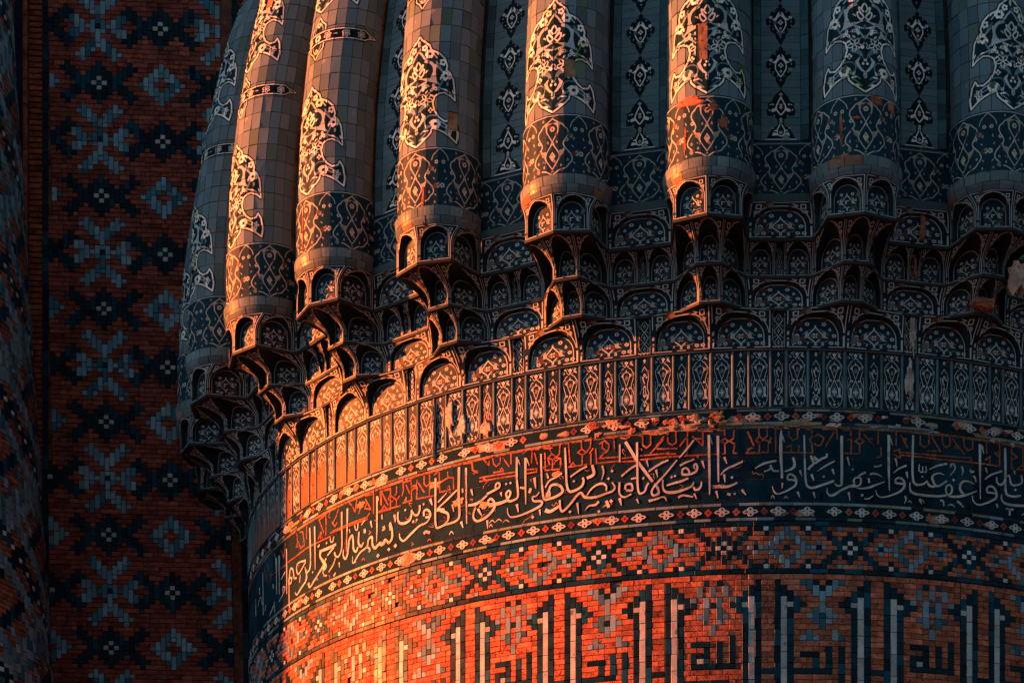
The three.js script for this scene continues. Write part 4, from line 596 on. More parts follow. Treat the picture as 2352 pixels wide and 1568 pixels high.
// --- inscription band
const INS = group('inscription_band', DOME);
{
  const r = rng(88);
  const bg = new MB(); ring(bg, [[R0 - 0.006, 10.1], [R0 - 0.006, 10.99]], A_MIN, A_MAX, 130, [0.2, 0.12, 0.08], 1.5); mesh('mortar_bed', bg.geo(), M.mortar, INS);
  // dark ground cut into slabs with fine joints
  let a = A_MIN; const slabs = [];
  while (a < A_MAX) { const w = 0.34 + r() * 0.22; const cuts = [10.112, lerp(10.3, 10.42, r()), lerp(10.6, 10.67, r()), 10.955]; for (let i = 0; i < 3; i++) { const h0 = cuts[i], h1 = cuts[i + 1], mb = new MB(), A = a + 0.02, B = a + w * mDeg - 0.02, col = r() < 0.1 ? vary(r, [0.006, 0.034, 0.052], 0.3) : vary(r, [0.004, 0.022, 0.035], 0.3), n = 4, off = R0 + (r() - 0.5) * 0.003;
      for (let j = 0; j < n; j++) { const A1 = lerp(A, B, j / n), B1 = lerp(A, B, (j + 1) / n); mb.quad(pol(A1, off, h0 + 0.003), pol(B1, off, h0 + 0.003), pol(B1, off, h1 - 0.003), pol(A1, off, h1 - 0.003), [A1 * 0.2, h0], [B1 * 0.2, h0], [B1 * 0.2, h1], [A1 * 0.2, h1], col); }
      slabs.push(mb); mesh('slab', mb.geo(), M.slab, INS); }
    a += w * mDeg; }
  const stroke = (pts, ws, out, parent, name, mat, colFn) => { // ribbon of cut tile on the cylinder, pts in [deg, h]
    let P = pts.map(([a, h]) => V(a / mDeg, h, 0));
    if (P.length > 2) P = new THREE.CatmullRomCurve3(P, false, 'centripetal').getPoints(Math.min(60, P.length * 5)); else P = [P[0], P[0].clone().lerp(P[1], 0.35), P[0].clone().lerp(P[1], 0.7), P[1]];
    const n = P.length, W = (t) => ws.length === 1 ? ws[0] : ws.length === 2 ? lerp(ws[0], ws[1], t) : t < 0.5 ? lerp(ws[0], ws[1], t * 2) : lerp(ws[1], ws[2], t * 2 - 1);
    const L = [], Rr = []; for (let i = 0; i < n; i++) { const d = P[Math.min(n - 1, i + 1)].clone().sub(P[Math.max(0, i - 1)]).normalize(), w = Math.max(0.004, W(i / (n - 1))) / 2; L.push([P[i].x - d.y * w, P[i].y + d.x * w]); Rr.push([P[i].x + d.y * w, P[i].y - d.x * w]); }
    const at = ([s, h], rad) => pol(s * mDeg, rad, h), mb = new MB(), hi = R0 + out, lo = R0 - 0.004; let seg = 0, next = 0.09 + r() * 0.1, col = colFn();
    for (let i = 0; i < n - 1; i++) {
      seg += P[i + 1].distanceTo(P[i]); if (seg > next) { seg = 0; next = 0.08 + r() * 0.12; col = colFn(); }
      const u = (q) => [q[0], q[1]]; mb.quad(at(Rr[i], hi), at(Rr[i + 1], hi), at(L[i + 1], hi), at(L[i], hi), u(Rr[i]), u(Rr[i + 1]), u(L[i + 1]), u(L[i]), col);
      for (const [X, f] of [[L, 1], [Rr, -1]]) { const p = at(X[i], hi), q = at(X[i + 1], hi), s = at(X[i + 1], lo), t = at(X[i], lo); f > 0 ? mb.quad(p, q, s, t, u(X[i]), u(X[i + 1]), u(X[i + 1]), u(X[i]), col) : mb.quad(t, s, q, p, u(X[i]), u(X[i + 1]), u(X[i + 1]), u(X[i]), col); }
    }
    for (const [i, f] of [[0, 1], [n - 1, -1]]) { const p = at(L[i], hi), q = at(Rr[i], hi), s = at(Rr[i], lo), t = at(L[i], lo); f > 0 ? mb.quad(q, p, t, s, [0, 0], [0, 0], [0, 0], [0, 0], col) : mb.quad(p, q, s, t, [0, 0], [0, 0], [0, 0], [0, 0], col); }
    mesh(name, mb.geo(), mat, parent);
  };
  const KU = group('upper_kufic_script', INS), TH = group('main_script', INS);
  const pairs = (p) => { const o = []; for (let i = 0; i < p.length; i += 2) o.push([p[i] / 100, 10 + p[i + 1] / 1000]); return o; };
  const clayCol = () => vary(r, [0.34, 0.1, 0.045], 0.22, 0.08), paleCol = () => vary(r, [0.4, 0.39, 0.36], 0.2, 0.04);
  for (const k of KUFIC) { // straight strokes of clay: each leg its own ribbon
    const pts = pairs(k.p), gone = r(); if (gone < 0.03) continue;
    const all = []; for (let i = 0; i < pts.length - 1; i++) { const A = pts[i], B = pts[i + 1], d = Math.hypot((B[0] - A[0]) / mDeg, B[1] - A[1]) || 1, e = 0.006; all.push([[A[0] - (B[0] - A[0]) / d * e, A[1] - (B[1] - A[1]) / d * e], [B[0] + (B[0] - A[0]) / d * e, B[1] + (B[1] - A[1]) / d * e]]); }
    const holder = group('letter', KU); all.forEach((q, i) => stroke(q, [0.0155], 0.004 + (i % 3) * 0.0007, holder, 'stroke', M.brick, clayCol));
    if (holder.children.length) { const geo = mergeGeometries(holder.children.map((c) => c.geometry)); KU.remove(holder); mesh('letter', geo, M.brick, KU); }
  }
  SCRIPT.forEach((k, i) => {
    const pts = pairs(k.p);
    if (k.d) { const mb = new MB(), [a, h] = pts[0], s = k.d[0] / 1000 * 0.72, c = pol(a, R0 + 0.008, h), q = [[1, 0], [0, 1], [-1, 0], [0, -1]].map(([x, y]) => c.clone().addScaledVector(tan(a), x * s).addScaledVector(UP, y * s * 0.95)), b = q.map((p) => p.clone().addScaledVector(nrm(a), -0.012)), col = paleCol(); mb.quad(q[0], q[1], q[2], q[3], [a, h], [a + 0.02, h], [a, h + 0.02], [a, h], col); for (let j = 0; j < 4; j++) mb.quad(q[j], b[j], b[(j + 1) % 4], q[(j + 1) % 4], [a, h], [a, h], [a, h], [a, h], col); mesh('letter_dot', mb.geo(), M.plain, TH); }
    else stroke(pts, k.w.map((w) => w / 1000), 0.0075 + (i % 5) * 0.0006, TH, 'letter', M.plain, paleCol);
  });
  // small scrolls and clay spots under the letters, and bare plaster where slabs are gone
  for (let i = 0; i < 16; i++) { const a2 = lerp(-72, 26, r()), h = 10.13 + r() * 0.06, s = 0.02 + r() * 0.03; stroke([[a2 - s * mDeg, h], [a2, h + 0.015 + r() * 0.02], [a2 + s * mDeg, h - 0.004]], [0.006, 0.016, 0.005], 0.005, INS, 'scroll', M.plain, r() < 0.3 ? () => [0.42, 0.06, 0.03] : paleCol); }
  for (let i = 0; i < 60; i++) { const a2 = lerp(-62, -2, r()), h = lerp(10.12, 10.94, r()); let q = [a2, h]; const p = [q]; for (let j = 0; j < 4; j++) { q = [q[0] + (r() - 0.5) * 0.09 * mDeg, q[1] + (r() - 0.5) * 0.08]; p.push(q); } stroke(p, [0.003, 0.006, 0.003], 0.003, INS, 'crack_filling', M.mortar, () => vary(r, [0.42, 0.2, 0.1], 0.2)); }
  for (const [a2, h, w, hh] of [[-30.5, 10.42, 0.1, 0.05], [-33.5, 10.52, 0.09, 0.06], [-12.5, 10.97, 0.22, 0.04], [-9.8, 11, 0.25, 0.045], [-23.4, 10.4, 0.04, 0.05], [-47, 10.86, 0.1, 0.05], [0.5, 10.99, 0.26, 0.03], [-6.5, 10.3, 0.1, 0.03], [-36.5, 10.8, 0.12, 0.05], [-22.5, 10.62, 0.06, 0.04]]) { const mb = new MB(), n = 14, c = pol(a2, R0 + 0.008, h), pts = []; for (let j = 0; j < n; j++) { const t = j / n * 6.283, q = 0.55 + r() * 0.6; pts.push(c.clone().addScaledVector(tan(a2), Math.cos(t) * w * q).addScaledVector(UP, Math.sin(t) * hh * q).addScaledVector(nrm(a2), -0.004)); } for (let j = 0; j < n; j++) mb.tri(c, pts[j], pts[(j + 1) % n], [a2, h], [a2 + 0.1, h], [a2, h + 0.1], vary(r, [0.46, 0.26, 0.15], 0.15)); mesh('plaster_patch', mb.geo(), M.mortar, INS); }
}
// --- upright tile panels between half-round rods
const PAN = group('panel_row', DOME);
{
  const r = rng(301), H0 = 11.182, H1 = 11.83, mats = {};
  for (const k of ['pw0', 'pw1', 'pw2', 'pn0', 'pn1', 'pn2']) mats[k] = tileMat(T[k], { roughness: 0.45 });
  const wW = 0.2455, wN = 0.1815, k0 = -9, k1 = 3;
  const back = new MB(); ring(back, [[R0 - 0.02, H0 - 0.01], [R0 - 0.02, H1 + 0.02]], A_MIN, A_MAX, 140, [0.02, 0.035, 0.045]); mesh('panel_bed', back.geo(), M.glaze, PAN);
  const sill = new MB(); ring(sill, [[R0 - 0.01, H0 - 0.012], [R0 + 0.022, H0 - 0.012], [R0 + 0.022, H0 + 0.004], [R0 - 0.01, H0 + 0.008]], A_MIN, A_MAX, 140, [0.04, 0.06, 0.07]); mesh('sill', sill.geo(), M.glaze, PAN);
  const top = new MB(); ring(top, [[R0 - 0.01, H1 - 0.006], [R0 + 0.02, H1 - 0.003], [R0 + 0.024, H1 + 0.006], [R0 + 0.02, H1 + 0.015], [R0 - 0.01, H1 + 0.02]], A_MIN, A_MAX, 140, [0.05, 0.075, 0.085]); mesh('top_moulding', top.geo(), M.glaze, PAN);
  for (let k = k0; k <= k1; k++) {
    let s = PH0 + k * STEP;
    for (let i = 0; i < 7; i++) {
      const wide = i % 2 === 0, w = wide ? wW : wN, aw = w * mDeg * (STEP / mDeg / (4 * wW + 3 * wN)), a = s + aw / 2; s += aw;
      const worn = a < -44 ? (r() < 0.4 ? 2 : r() < 0.6 ? 1 : 0) : a < -28 && r() < 0.2 ? 1 : 0, key = (wide ? 'pw' : 'pn') + worn;
      const mb = new MB(), hw = aw / 2 - 0.16, un = nrm(a), p0 = pol(a - hw, R0 - 0.004, H0), p1 = pol(a + hw, R0 - 0.004, H0), up = V(0, H1 - H0, 0).addScaledVector(un, (r() - 0.5) * 0.012);
      const col = vary(r, [1, 1, 1], 0.08, 0.03); mb.quad(p0, p1, p1.clone().add(up), p0.clone().add(up), [0, 0], [1, 0], [1, 1], [0, 1], col);
      for (const [p, f] of [[p0, -1], [p1, 1]]) { const b = p.clone().addScaledVector(un, -0.02), e = b.clone().add(up), t2 = p.clone().add(up); f < 0 ? mb.quad(b, p, t2, e, [0, 0], [0.02, 0], [0.02, 1], [0, 1], col) : mb.quad(p, b, e, t2, [0.98, 0], [1, 0], [1, 1], [0.98, 1], col); }
      mesh('panel', mb.geo(), mats[key], PAN);
      // rod on the right of the panel
      const ra = s, mr = new MB(), n = 8, rad = i === 6 || i === 3 ? 0.021 : 0.017, c = vary(r, [0.075, 0.12, 0.14], 0.3), lean = (r() - 0.5) * 0.006;
      for (let j = 0; j < n; j++) { const t = (-1.7 + 3.4 * j / n), t2 = (-1.7 + 3.4 * (j + 1) / n), q = (tt, h) => pol(ra + lean * (h - H0) * mDeg, R0 - 0.006 + Math.cos(tt) * rad * 1.1, h).addScaledVector(tan(ra), Math.sin(tt) * rad); mr.quad(q(t, H0), q(t2, H0), q(t2, H1 - 0.008), q(t, H1 - 0.008), [j * 0.02, 0], [j * 0.02 + 0.02, 0], [j * 0.02 + 0.02, 0.65], [j * 0.02, 0.65], c); }
      mesh('rod', mr.geo(), M.glaze, PAN);
    }
  }
}
// --- stalactite cornice: four tiers of niches stepping out to the feet of the ribs
const COR = group('stalactite_cornice', DOME);
const RIBC = 7.29, RIBR = 0.47;
{
  const r = rng(733), mats = { niche: tileMat(T.niche, { roughness: 0.42 }), lunette: tileMat(T.lunette, { roughness: 0.42 }), strip: tileMat(T.strip, { roughness: 0.42 }) };
  const pl = (k, a, rad) => { const t = (PH0 + k * STEP + a) * D2R; return [rad * Math.sin(t), rad * Math.cos(t)]; };
  const loc = (k, t, n) => { const f = (PH0 + k * STEP) * D2R; return [n * Math.sin(f) + t * Math.cos(f), n * Math.cos(f) - t * Math.sin(f)]; };
  const mid = (a, b) => [(a[0] + b[0]) / 2, (a[1] + b[1]) / 2];
  // one cell: bottom edge bl-br, top edge tl-tm-tr (plan points), heights h0-h1
  function cell(kind, bl, br, tl, tm, tr, h0, h1, name, depth = 0.035, flareFrom = 0.36) {
    const arch = ARCH[kind], mb = new MB(), dx = br[0] - bl[0], dz = br[1] - bl[1], ln = Math.hypot(dx, dz), nx = -dz / ln, nz = dx / ln, sgn = nx * (bl[0] + br[0]) + nz * (bl[1] + br[1]) > 0 ? 1 : -1, N = [nx * sgn, nz * sgn];
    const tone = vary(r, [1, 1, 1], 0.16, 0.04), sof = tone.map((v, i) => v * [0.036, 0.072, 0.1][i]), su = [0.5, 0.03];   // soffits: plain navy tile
    const base = (u) => [lerp(bl[0], br[0], u), lerp(bl[1], br[1], u)];
    const topp = (u) => { if (u < 0.5) { const t = u * 2; return [lerp(tl[0], tm[0], t), lerp(tl[1], tm[1], t)]; } const t = u * 2 - 1; return [lerp(tm[0], tr[0], t), lerp(tm[1], tr[1], t)]; };
    const S = (u, v) => { const b = base(u), t = topp(u), f = v < flareFrom ? 0 : Math.pow((v - flareFrom) / (1 - flareFrom), 1.7); return V(lerp(b[0], t[0], f), lerp(h0, h1, v) + EYE, lerp(b[1], t[1], f)); };
    const Bk = (u, v) => { const b = base(u), f = v < 0.55 ? 0 : Math.pow((v - 0.55) / 0.45, 2) * 0.3, t = topp(u); return V(lerp(b[0], t[0], f) - N[0] * depth, lerp(h0, h1, v) + EYE, lerp(b[1], t[1], f) - N[1] * depth); };
    const n = arch.length;
    // outer outline points matched to the arch points
    const outer = arch.map(([u, v], i) => { if (i === 0) return [0, 0]; if (i === n - 1) return [1, 0]; const m = (n - 1) / 2; if (i < m) { const t = i / m; return t < 0.62 ? [0, t / 0.62] : [lerp(0, 0.5, (t - 0.62) / 0.38), 1]; } if (i === m) return [0.5, 1]; const t = (n - 1 - i) / m; return t < 0.62 ? [1, t / 0.62] : [lerp(1, 0.5, (t - 0.62) / 0.38), 1]; });
    const K = 4;
    for (let i = 0; i < n - 1; i++) for (let k = 0; k < K; k++) {
      const f = (A, B, t) => [lerp(A[0], B[0], t), lerp(A[1], B[1], t)], a = f(outer[i], arch[i], k / K), b = f(outer[i], arch[i], (k + 1) / K), c = f(outer[i + 1], arch[i + 1], (k + 1) / K), d = f(outer[i + 1], arch[i + 1], k / K);
      mb.quad(S(...a), S(...b), S(...c), S(...d), a, b, c, d, tone);
    }
    mb.quad(S(0, 0), S(1, 0), S(arch[n - 1][0], arch[n - 1][1]), S(arch[0][0], arch[0][1]), [0, 0], [1, 0], arch[n - 1], arch[0], tone);
    // soffit of the arch, from the face to the back of the niche
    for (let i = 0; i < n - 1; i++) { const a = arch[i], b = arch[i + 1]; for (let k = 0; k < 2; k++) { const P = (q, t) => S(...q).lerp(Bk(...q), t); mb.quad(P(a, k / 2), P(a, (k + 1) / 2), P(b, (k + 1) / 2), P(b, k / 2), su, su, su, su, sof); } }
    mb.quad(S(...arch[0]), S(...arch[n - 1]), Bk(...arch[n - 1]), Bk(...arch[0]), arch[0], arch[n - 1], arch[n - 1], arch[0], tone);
    // back of the niche, in horizontal strips
    const h = (n - 1) / 2; for (let i = 0; i < h; i++) { const a = arch[i], b = arch[i + 1], a2 = arch[n - 1 - i], b2 = arch[n - 2 - i]; const mA = [0.5, (a[1] + a2[1]) / 2], mB = [0.5, (b[1] + b2[1]) / 2]; mb.quad(Bk(...a), Bk(...mA), Bk(...mB), Bk(...b), a, mA, mB, b, tone); mb.quad(Bk(...mA), Bk(...a2), Bk(...b2), Bk(...mB), mA, a2, b2, mB, tone); }
    mesh(name, mb.geo(), mats[kind], COR);
  }
  const H = [11.85, 12.28, 12.62, 12.97, 13.37];
  const ledges = [];
  function ledge(pts, h, name) { // thin double moulding under a tier, following its plan
    const mb = new MB(), n = pts.length, off = (d) => pts.map((p, i) => { const a = pts[Math.max(0, i - 1)], b = pts[Math.min(n - 1, i + 1)]; let x = -(b[1] - a[1]), z = b[0] - a[0]; const l = Math.hypot(x, z) || 1; x /= l; z /= l; const s = x * p[0] + z * p[1] > 0 ? 1 : -1; return [p[0] + x * s * d, p[1] + z * s * d]; });
    const prof = [[-0.05, -0.03], [0.002, -0.026], [0.002, -0.017], [0.009, -0.014], [0.009, -0.003], [0.004, 0.001], [-0.02, 0.003]], rings = prof.map(([d, y]) => off(d).map(([x, z]) => V(x, h + y + EYE, z)));
    for (let j = 0; j < prof.length - 1; j++) for (let i = 0; i < n - 1; i++) mb.quad(rings[j][i], rings[j][i + 1], rings[j + 1][i + 1], rings[j + 1][i], [i * 0.1, j * 0.02], [i * 0.1 + 0.1, j * 0.02], [i * 0.1 + 0.1, j * 0.02 + 0.02], [i * 0.1, j * 0.02 + 0.02], [0.035, 0.045, 0.05]);
    mesh(name, mb.geo(), M.glaze, COR);
  }
  for (let k = -9; k <= 3; k++) {
    const half = STEP / 2, p = (a, rad) => pl(k, a, rad), q = (a, rad) => { return pl(k, a, rad); };
    const W0 = 6.825;
    // tier 0: lunettes on the wall either side of the stem, narrow strip at the valley
    for (const s of [-1, 1]) {
      const P = (a, rad) => p(a * s, rad), go = (kind, a, b, ta, tm, tb, h0, h1, nm, dp, ff) => s > 0 ? cell(kind, a, b, ta, tm, tb, h0, h1, nm, dp, ff) : cell(kind, b, a, tb, tm, ta, h0, h1, nm, dp, ff);
      go('lunette', P(0, W0 + 0.01), P(5.75, W0), P(0, 7.08), P(2.6, 6.95), P(5.75, 6.87), H[0], H[1], 'lunette_niche', 0.03, 0.24);
      // tier 1
      go('niche', P(0.95, 7.1), P(3.5, 6.87), P(1.1, 7.32), P(2.2, 7.16), P(3.3, 6.94), H[1], H[2], 'niche', 0.06);
      // tier 2
      go('niche', P(1.1, 7.32), P(3.3, 6.94), P(1.45, 7.68), P(2.9, 7.62), P(3.45, 7.1), H[2], H[3], 'niche', 0.07, 0.36);
      go('niche', P(3.3, 6.94), P(6.03, 6.92), P(3.45, 7.1), P(5, 7.09), P(6.03, 7.08), H[2], H[3], 'niche', 0.04);
      // tier 3
      const m0 = loc(k, 0, RIBC + 0.5), m1 = loc(k, s * 0.25, RIBC + 0.433), m2 = loc(k, s * 0.445, RIBC + 0.23), m3 = loc(k, s * 0.5, RIBC), m4 = loc(k, s * 0.46, 7.13);
      go('niche', P(0, 7.74), P(2.9, 7.62), m0, m1, m2, H[3], H[4], 'niche', 0.075, 0.45);
      go('niche', P(2.9, 7.62), P(3.45, 7.1), m2, m3, m4, H[3], H[4], 'niche', 0.05, 0.45);
    }
    cell('niche', p(-0.95, 7.1), p(0.95, 7.1), p(-1.1, 7.32), p(0, 7.34), p(1.1, 7.32), H[1], H[2], 'niche', 0.07);
    cell('niche', p(-1.1, 7.32), p(1.1, 7.32), p(-1.45, 7.68), p(0, 7.74), p(1.45, 7.68), H[2], H[3], 'niche', 0.08, 0.36);
    // valley on the right of this rib
    const nx = (a, rad) => pl(k + 1, a, rad), mE = loc(k, 0.46, 7.13), mW = loc(k + 1, -0.46, 7.13), mV = p(half, 7.12);
    cell('strip', p(5.75, W0), nx(-5.75, W0), p(5.75, 6.87), p(half, 6.87), nx(-5.75, 6.87), H[0], H[1], 'strip_niche', 0.02, 0.7);
    cell('lunette', p(3.5, 6.87), nx(-3.5, 6.87), p(3.3, 6.94), p(half, 6.92), nx(-3.3, 6.94), H[1], H[2], 'lunette_niche', 0.03, 0.4);
    cell('strip', p(6.03, 6.92), nx(-6.03, 6.92), p(6.03, 7.08), p(half, 7.08), nx(-6.03, 7.08), H[2], H[3], 'strip_niche', 0.02, 0.6);
    cell('lunette', p(3.45, 7.1), nx(-3.45, 7.1), mE, mV, mW, H[3], H[4], 'lunette_niche', 0.03, 0.6);
    ledge([p(-5.75, 6.87), p(-3.5, 6.87), p(-0.95, 7.1), p(0.95, 7.1), p(3.5, 6.87), p(5.75, 6.87), nx(-5.75, 6.87)], H[1], 'ledge');
    ledge([p(-6.03, 6.92), p(-3.3, 6.94), p(-1.1, 7.32), p(1.1, 7.32), p(3.3, 6.94), p(6.03, 6.92), nx(-6.03, 6.92)], H[2], 'ledge');
    ledge([nx(-STEP - 0 - 6.03 + STEP, 7.1) && p(-6.03, 7.08), p(-3.45, 7.1), p(-2.9, 7.62), p(0, 7.74), p(2.9, 7.62), p(3.45, 7.1), p(6.03, 7.08), nx(-6.03, 7.08)], H[3], 'ledge');
  }
}
// --- ribs, valleys
const tilePieces = [], valPieces = [];
{
  const r = rng(977), ribMat = tileMat(T.rib, { roughness: 0.4 }), valMat = tileMat(T.valley, { roughness: 0.45 }), bandMat = tileMat(T.band, { roughness: 0.5 }), sideMat = M.glaze;
  // profile of the shaft by arc length
  const prof = []; { let s = 0, h = 14.25, R = rout(h); prof.push([s, h, R]); while (h < 22) { const nh = h + 0.02, nR = rout(nh); s += Math.hypot(nh - h, nR - R); h = nh; R = nR; prof.push([s, h, R]); } }
  const atS = (s) => { for (let i = 1; i < prof.length; i++) if (prof[i][0] >= s) { const t = (s - prof[i - 1][0]) / (prof[i][0] - prof[i - 1][0]); return [lerp(prof[i - 1][1], prof[i][1], t), lerp(prof[i - 1][2], prof[i][2], t)]; } return [prof[prof.length - 1][1], prof[prof.length - 1][2]]; };
  for (let k = -9; k <= 3; k++) {
    const f = PH0 + k * STEP, RIB = group('rib', DOME), nf = nrm(f), tf = tan(f);
    const P = (h, al, R, grow = 0) => { const q = R / 7.76, rad = RIBR * q + grow, c = R - RIBR * q; const a = al * D2R; return V(0, h + EYE, 0).addScaledVector(nf, c + rad * Math.cos(a)).addScaledVector(tf, rad * Math.sin(a)); };
    const dA = 15.2, rows = 32, RH = RIB_H / 11;
    // inner body so that joints show mortar
    const body = new MB(); for (let j = 0; j < 40; j++) { const [h0, r0] = atS(j / 40 * rows * RH), [h1, r1] = atS((j + 1) / 40 * rows * RH); for (let i = 0; i < 20; i++) { const a0 = -118 + i * 11.8, a1 = a0 + 11.8; body.quad(P(h0, a0, r0, -0.008), P(h0, a1, r0, -0.008), P(h1, a1, r1, -0.008), P(h1, a0, r1, -0.008), [a0 * 0.01, h0], [a1 * 0.01, h0], [a1 * 0.01, h1], [a0 * 0.01, h1], [0.3, 0.17, 0.1]); } }
    mesh('shaft', body.geo(), M.mortar, RIB);
    const off = (r() - 0.5) * 0.05;
    for (let j = 0; j < rows; j++) {
      const [h0, r0] = atS(j * RH + (j ? 0 : 0)), [h1, r1] = atS((j + 1) * RH);
      if (h0 > 21.5) break;
      for (let i = -7; i < 7; i++) {
        const a0 = i * dA, a1 = a0 + dA, js = (r() - 0.5) * 0.012 / RH * 0;
        const g = 0.0032 + r() * 0.0016, ga = g / RIBR / D2R, tilt = [(r() - 0.5) * 0.009, (r() - 0.5) * 0.009, (r() - 0.5) * 0.007], lift = 0.002 + r() * 0.003;
        const q0 = P(h0, a0 + ga, r0, lift + tilt[0] + tilt[2]), q1 = P(h0, a1 - ga, r0, lift + tilt[0] - tilt[2]), q2 = P(h1, a1 - ga, r1, lift - tilt[0] - tilt[2] * 0.5), q3 = P(h1, a0 + ga, r1, lift - tilt[0] + tilt[2] * 0.5);
        const up = q3.clone().sub(q0).normalize(); q0.addScaledVector(up, g); q1.addScaledVector(up, g); q2.addScaledVector(up, -g); q3.addScaledVector(up, -g);
        const n = q1.clone().sub(q0).cross(q3.clone().sub(q0)).normalize(), mb = new MB(), v0 = ((j % 11) * RH + g) / RIB_H, v1 = ((j % 11 + 1) * RH - g) / RIB_H, U = (a) => 0.5 + (a * D2R * RIBR + 0) / RIB_W;
        const c = r(), hue = c < 0.08 ? [0.8, 0.85, 0.6] : c < 0.24 ? [0.66, 0.74, 0.74] : [1, 1, 1], col = vary(r, hue, 0.18, 0.04);
        mb.quad(q0, q1, q2, q3, [U(a0), v0], [U(a1), v0], [U(a1), v1], [U(a0), v1], col);
        const Q = [q0, q1, q2, q3], E = Q.map((p) => p.clone().addScaledVector(n, -0.014)), uv = [[U(a0), v0], [U(a1), v0], [U(a1), v1], [U(a0), v1]];
        for (let e = 0; e < 4; e++) { const w = (e + 1) % 4; mb.quad(E[e], E[w], Q[w], Q[e], uv[e], uv[w], uv[w], uv[e], col); }
        const cen = q0.clone().add(q2).multiplyScalar(0.5);
        if (r() < 0.003 || (k === -1 && i === -1 && (j === 2 || j === 3))) continue;
        tilePieces.push({ name: 'tile', mat: ribMat, parent: RIB, mb, show: shows(inWorld(cen), n, 0.025) });
      }
    }
    // foot band with its ogee lattice
    const bd = new MB(), nb = 28; for (let i = 0; i < nb; i++) { const a0 = -112 + i * 8, a1 = a0 + 8, U = (a) => 0.5 + a * D2R * 0.487 / 0.6, wob = (a) => 0.003 * Math.sin(a * 0.31 + k); for (const [h0, h1, v0, v1] of [[13.565, 13.9, 0, 0.49], [13.9, 14.245, 0.49, 1]]) bd.quad(P(h0, a0, 7.76, 0.02 + wob(a0)), P(h0, a1, 7.76, 0.02 + wob(a1)), P(h1, a1, 7.76, 0.02 + wob(a1 + 40)), P(h1, a0, 7.76, 0.02 + wob(a0 + 40)), [U(a0), v0], [U(a1), v0], [U(a1), v1], [U(a0), v1], WHITE); bd.quad(P(14.245, a0, 7.76, 0.02 + wob(a0 + 40)), P(14.245, a1, 7.76, 0.02 + wob(a1 + 40)), P(14.26, a1, 7.76, -0.01), P(14.26, a0, 7.76, -0.01), [U(a0), 0.99], [U(a1), 0.99], [U(a1), 1], [U(a0), 1], [0.8, 0.6, 0.5]); }
    mesh('foot_band', bd.geo(), bandMat, RIB);
    // two curved courses of moulding under the band, in short blocks
    for (const [h0, h1, g0, g1, col] of [[13.46, 13.562, 0.038, 0.05, [0.11, 0.16, 0.17]], [13.372, 13.455, 0.012, 0.04, [0.085, 0.12, 0.13]]]) {
      for (let a = -106; a < 104;) { const w = 15 + r() * 8, a1 = Math.min(106, a + w), mb = new MB(), n = 4, c = r() < 0.07 ? vary(r, [0.2, 0.12, 0.08], 0.2) : vary(r, col, 0.3), d = (r() - 0.5) * 0.006; for (let i = 0; i < n; i++) { const b0 = lerp(a + 0.4, a1 - 0.4, i / n), b1 = lerp(a + 0.4, a1 - 0.4, (i + 1) / n), st = [[h0, -0.03], [h0, g0 + d], [lerp(h0, h1, 0.6), lerp(g0, g1, 0.8) + d], [h1, g1 + d], [h1, -0.03]]; for (let j = 0; j < 4; j++) mb.quad(P(st[j][0], b0, 7.76, st[j][1]), P(st[j][0], b1, 7.76, st[j][1]), P(st[j + 1][0], b1, 7.76, st[j + 1][1]), P(st[j + 1][0], b0, 7.76, st[j + 1][1]), [b0 * 0.01, j * 0.05], [b1 * 0.01, j * 0.05], [b1 * 0.01, j * 0.05 + 0.05], [b0 * 0.01, j * 0.05 + 0.05], c); } mesh('moulding_block', mb.geo(), M.glaze, RIB); a += w; }
    }
    // valley on the right: coursed panel, narrow side tiles, band and moulding
    const g = f + STEP / 2, VAL = group('valley', DOME), ng = nrm(g), tg = tan(g), Q = (h, t, n) => { const qq = rout(Math.max(h, 13.3)) / 7.76; return V(0, h + EYE, 0).addScaledVector(ng, 7.1 * qq + n).addScaledVector(tg, t * qq); };
    const fill = new MB(); for (let j = 0; j < 30; j++) { const [h0] = atS(j / 30 * rows * RH - 0.0), [h1] = atS((j + 1) / 30 * rows * RH); const hh0 = j ? h0 : 13.3; fill.quad(Q(hh0, -0.42, -0.012), Q(hh0, 0.42, -0.012), Q(h1, 0.42, -0.012), Q(h1, -0.42, -0.012), [0, hh0], [0.8, hh0], [0.8, h1], [0, h1], [0.05, 0.06, 0.06]); } mesh('valley_bed', fill.geo(), M.mortar, VAL);
    const CH = 0.0857, B0 = 14.06;
    for (let j = 0; j < 70; j++) {
      const h0 = B0 + j * CH, h1 = h0 + CH; if (h1 > 21) break;
      for (const s of [-1, 1]) { const mb = new MB(), d = (r() - 0.5) * 0.004, d2 = (r() - 0.5) * 0.003, x0 = s < 0 ? -0.219 : 0.001, x1 = s < 0 ? -0.001 : 0.219, pts = [Q(h0 + 0.002, x0, d), Q(h0 + 0.002, x1, d + d2), Q(h1 - 0.002, x1, d2 - d), Q(h1 - 0.002, x0, -d)], back2 = pts.map((p) => p.clone().addScaledVector(ng, -0.014)), vv = (h) => Math.min(0.999, (h - B0) / VAL_H), uv = [[0.5 + x0 / VAL_W, vv(h0)], [0.5 + x1 / VAL_W, vv(h0)], [0.5 + x1 / VAL_W, vv(h1)], [0.5 + x0 / VAL_W, vv(h1)]], over = h1 - B0 > VAL_H; const col = vary(r, [0.95, 1, 1], 0.14, 0.03);
        if (over) uv.forEach((w) => { w[1] = (w[1] * 0 + 0.004); w[0] = 0.02; });
        mb.quad(pts[0], pts[1], pts[2], pts[3], ...uv, col); for (let e = 0; e < 4; e++) { const w = (e + 1) % 4; mb.quad(back2[e], back2[w], pts[w], pts[e], uv[e], uv[w], uv[w], uv[e], col); }
        valPieces.push({ name: 'tile', mat: valMat, parent: VAL, mb, show: shows(inWorld(pts[0]), ng, 0.018) }); }
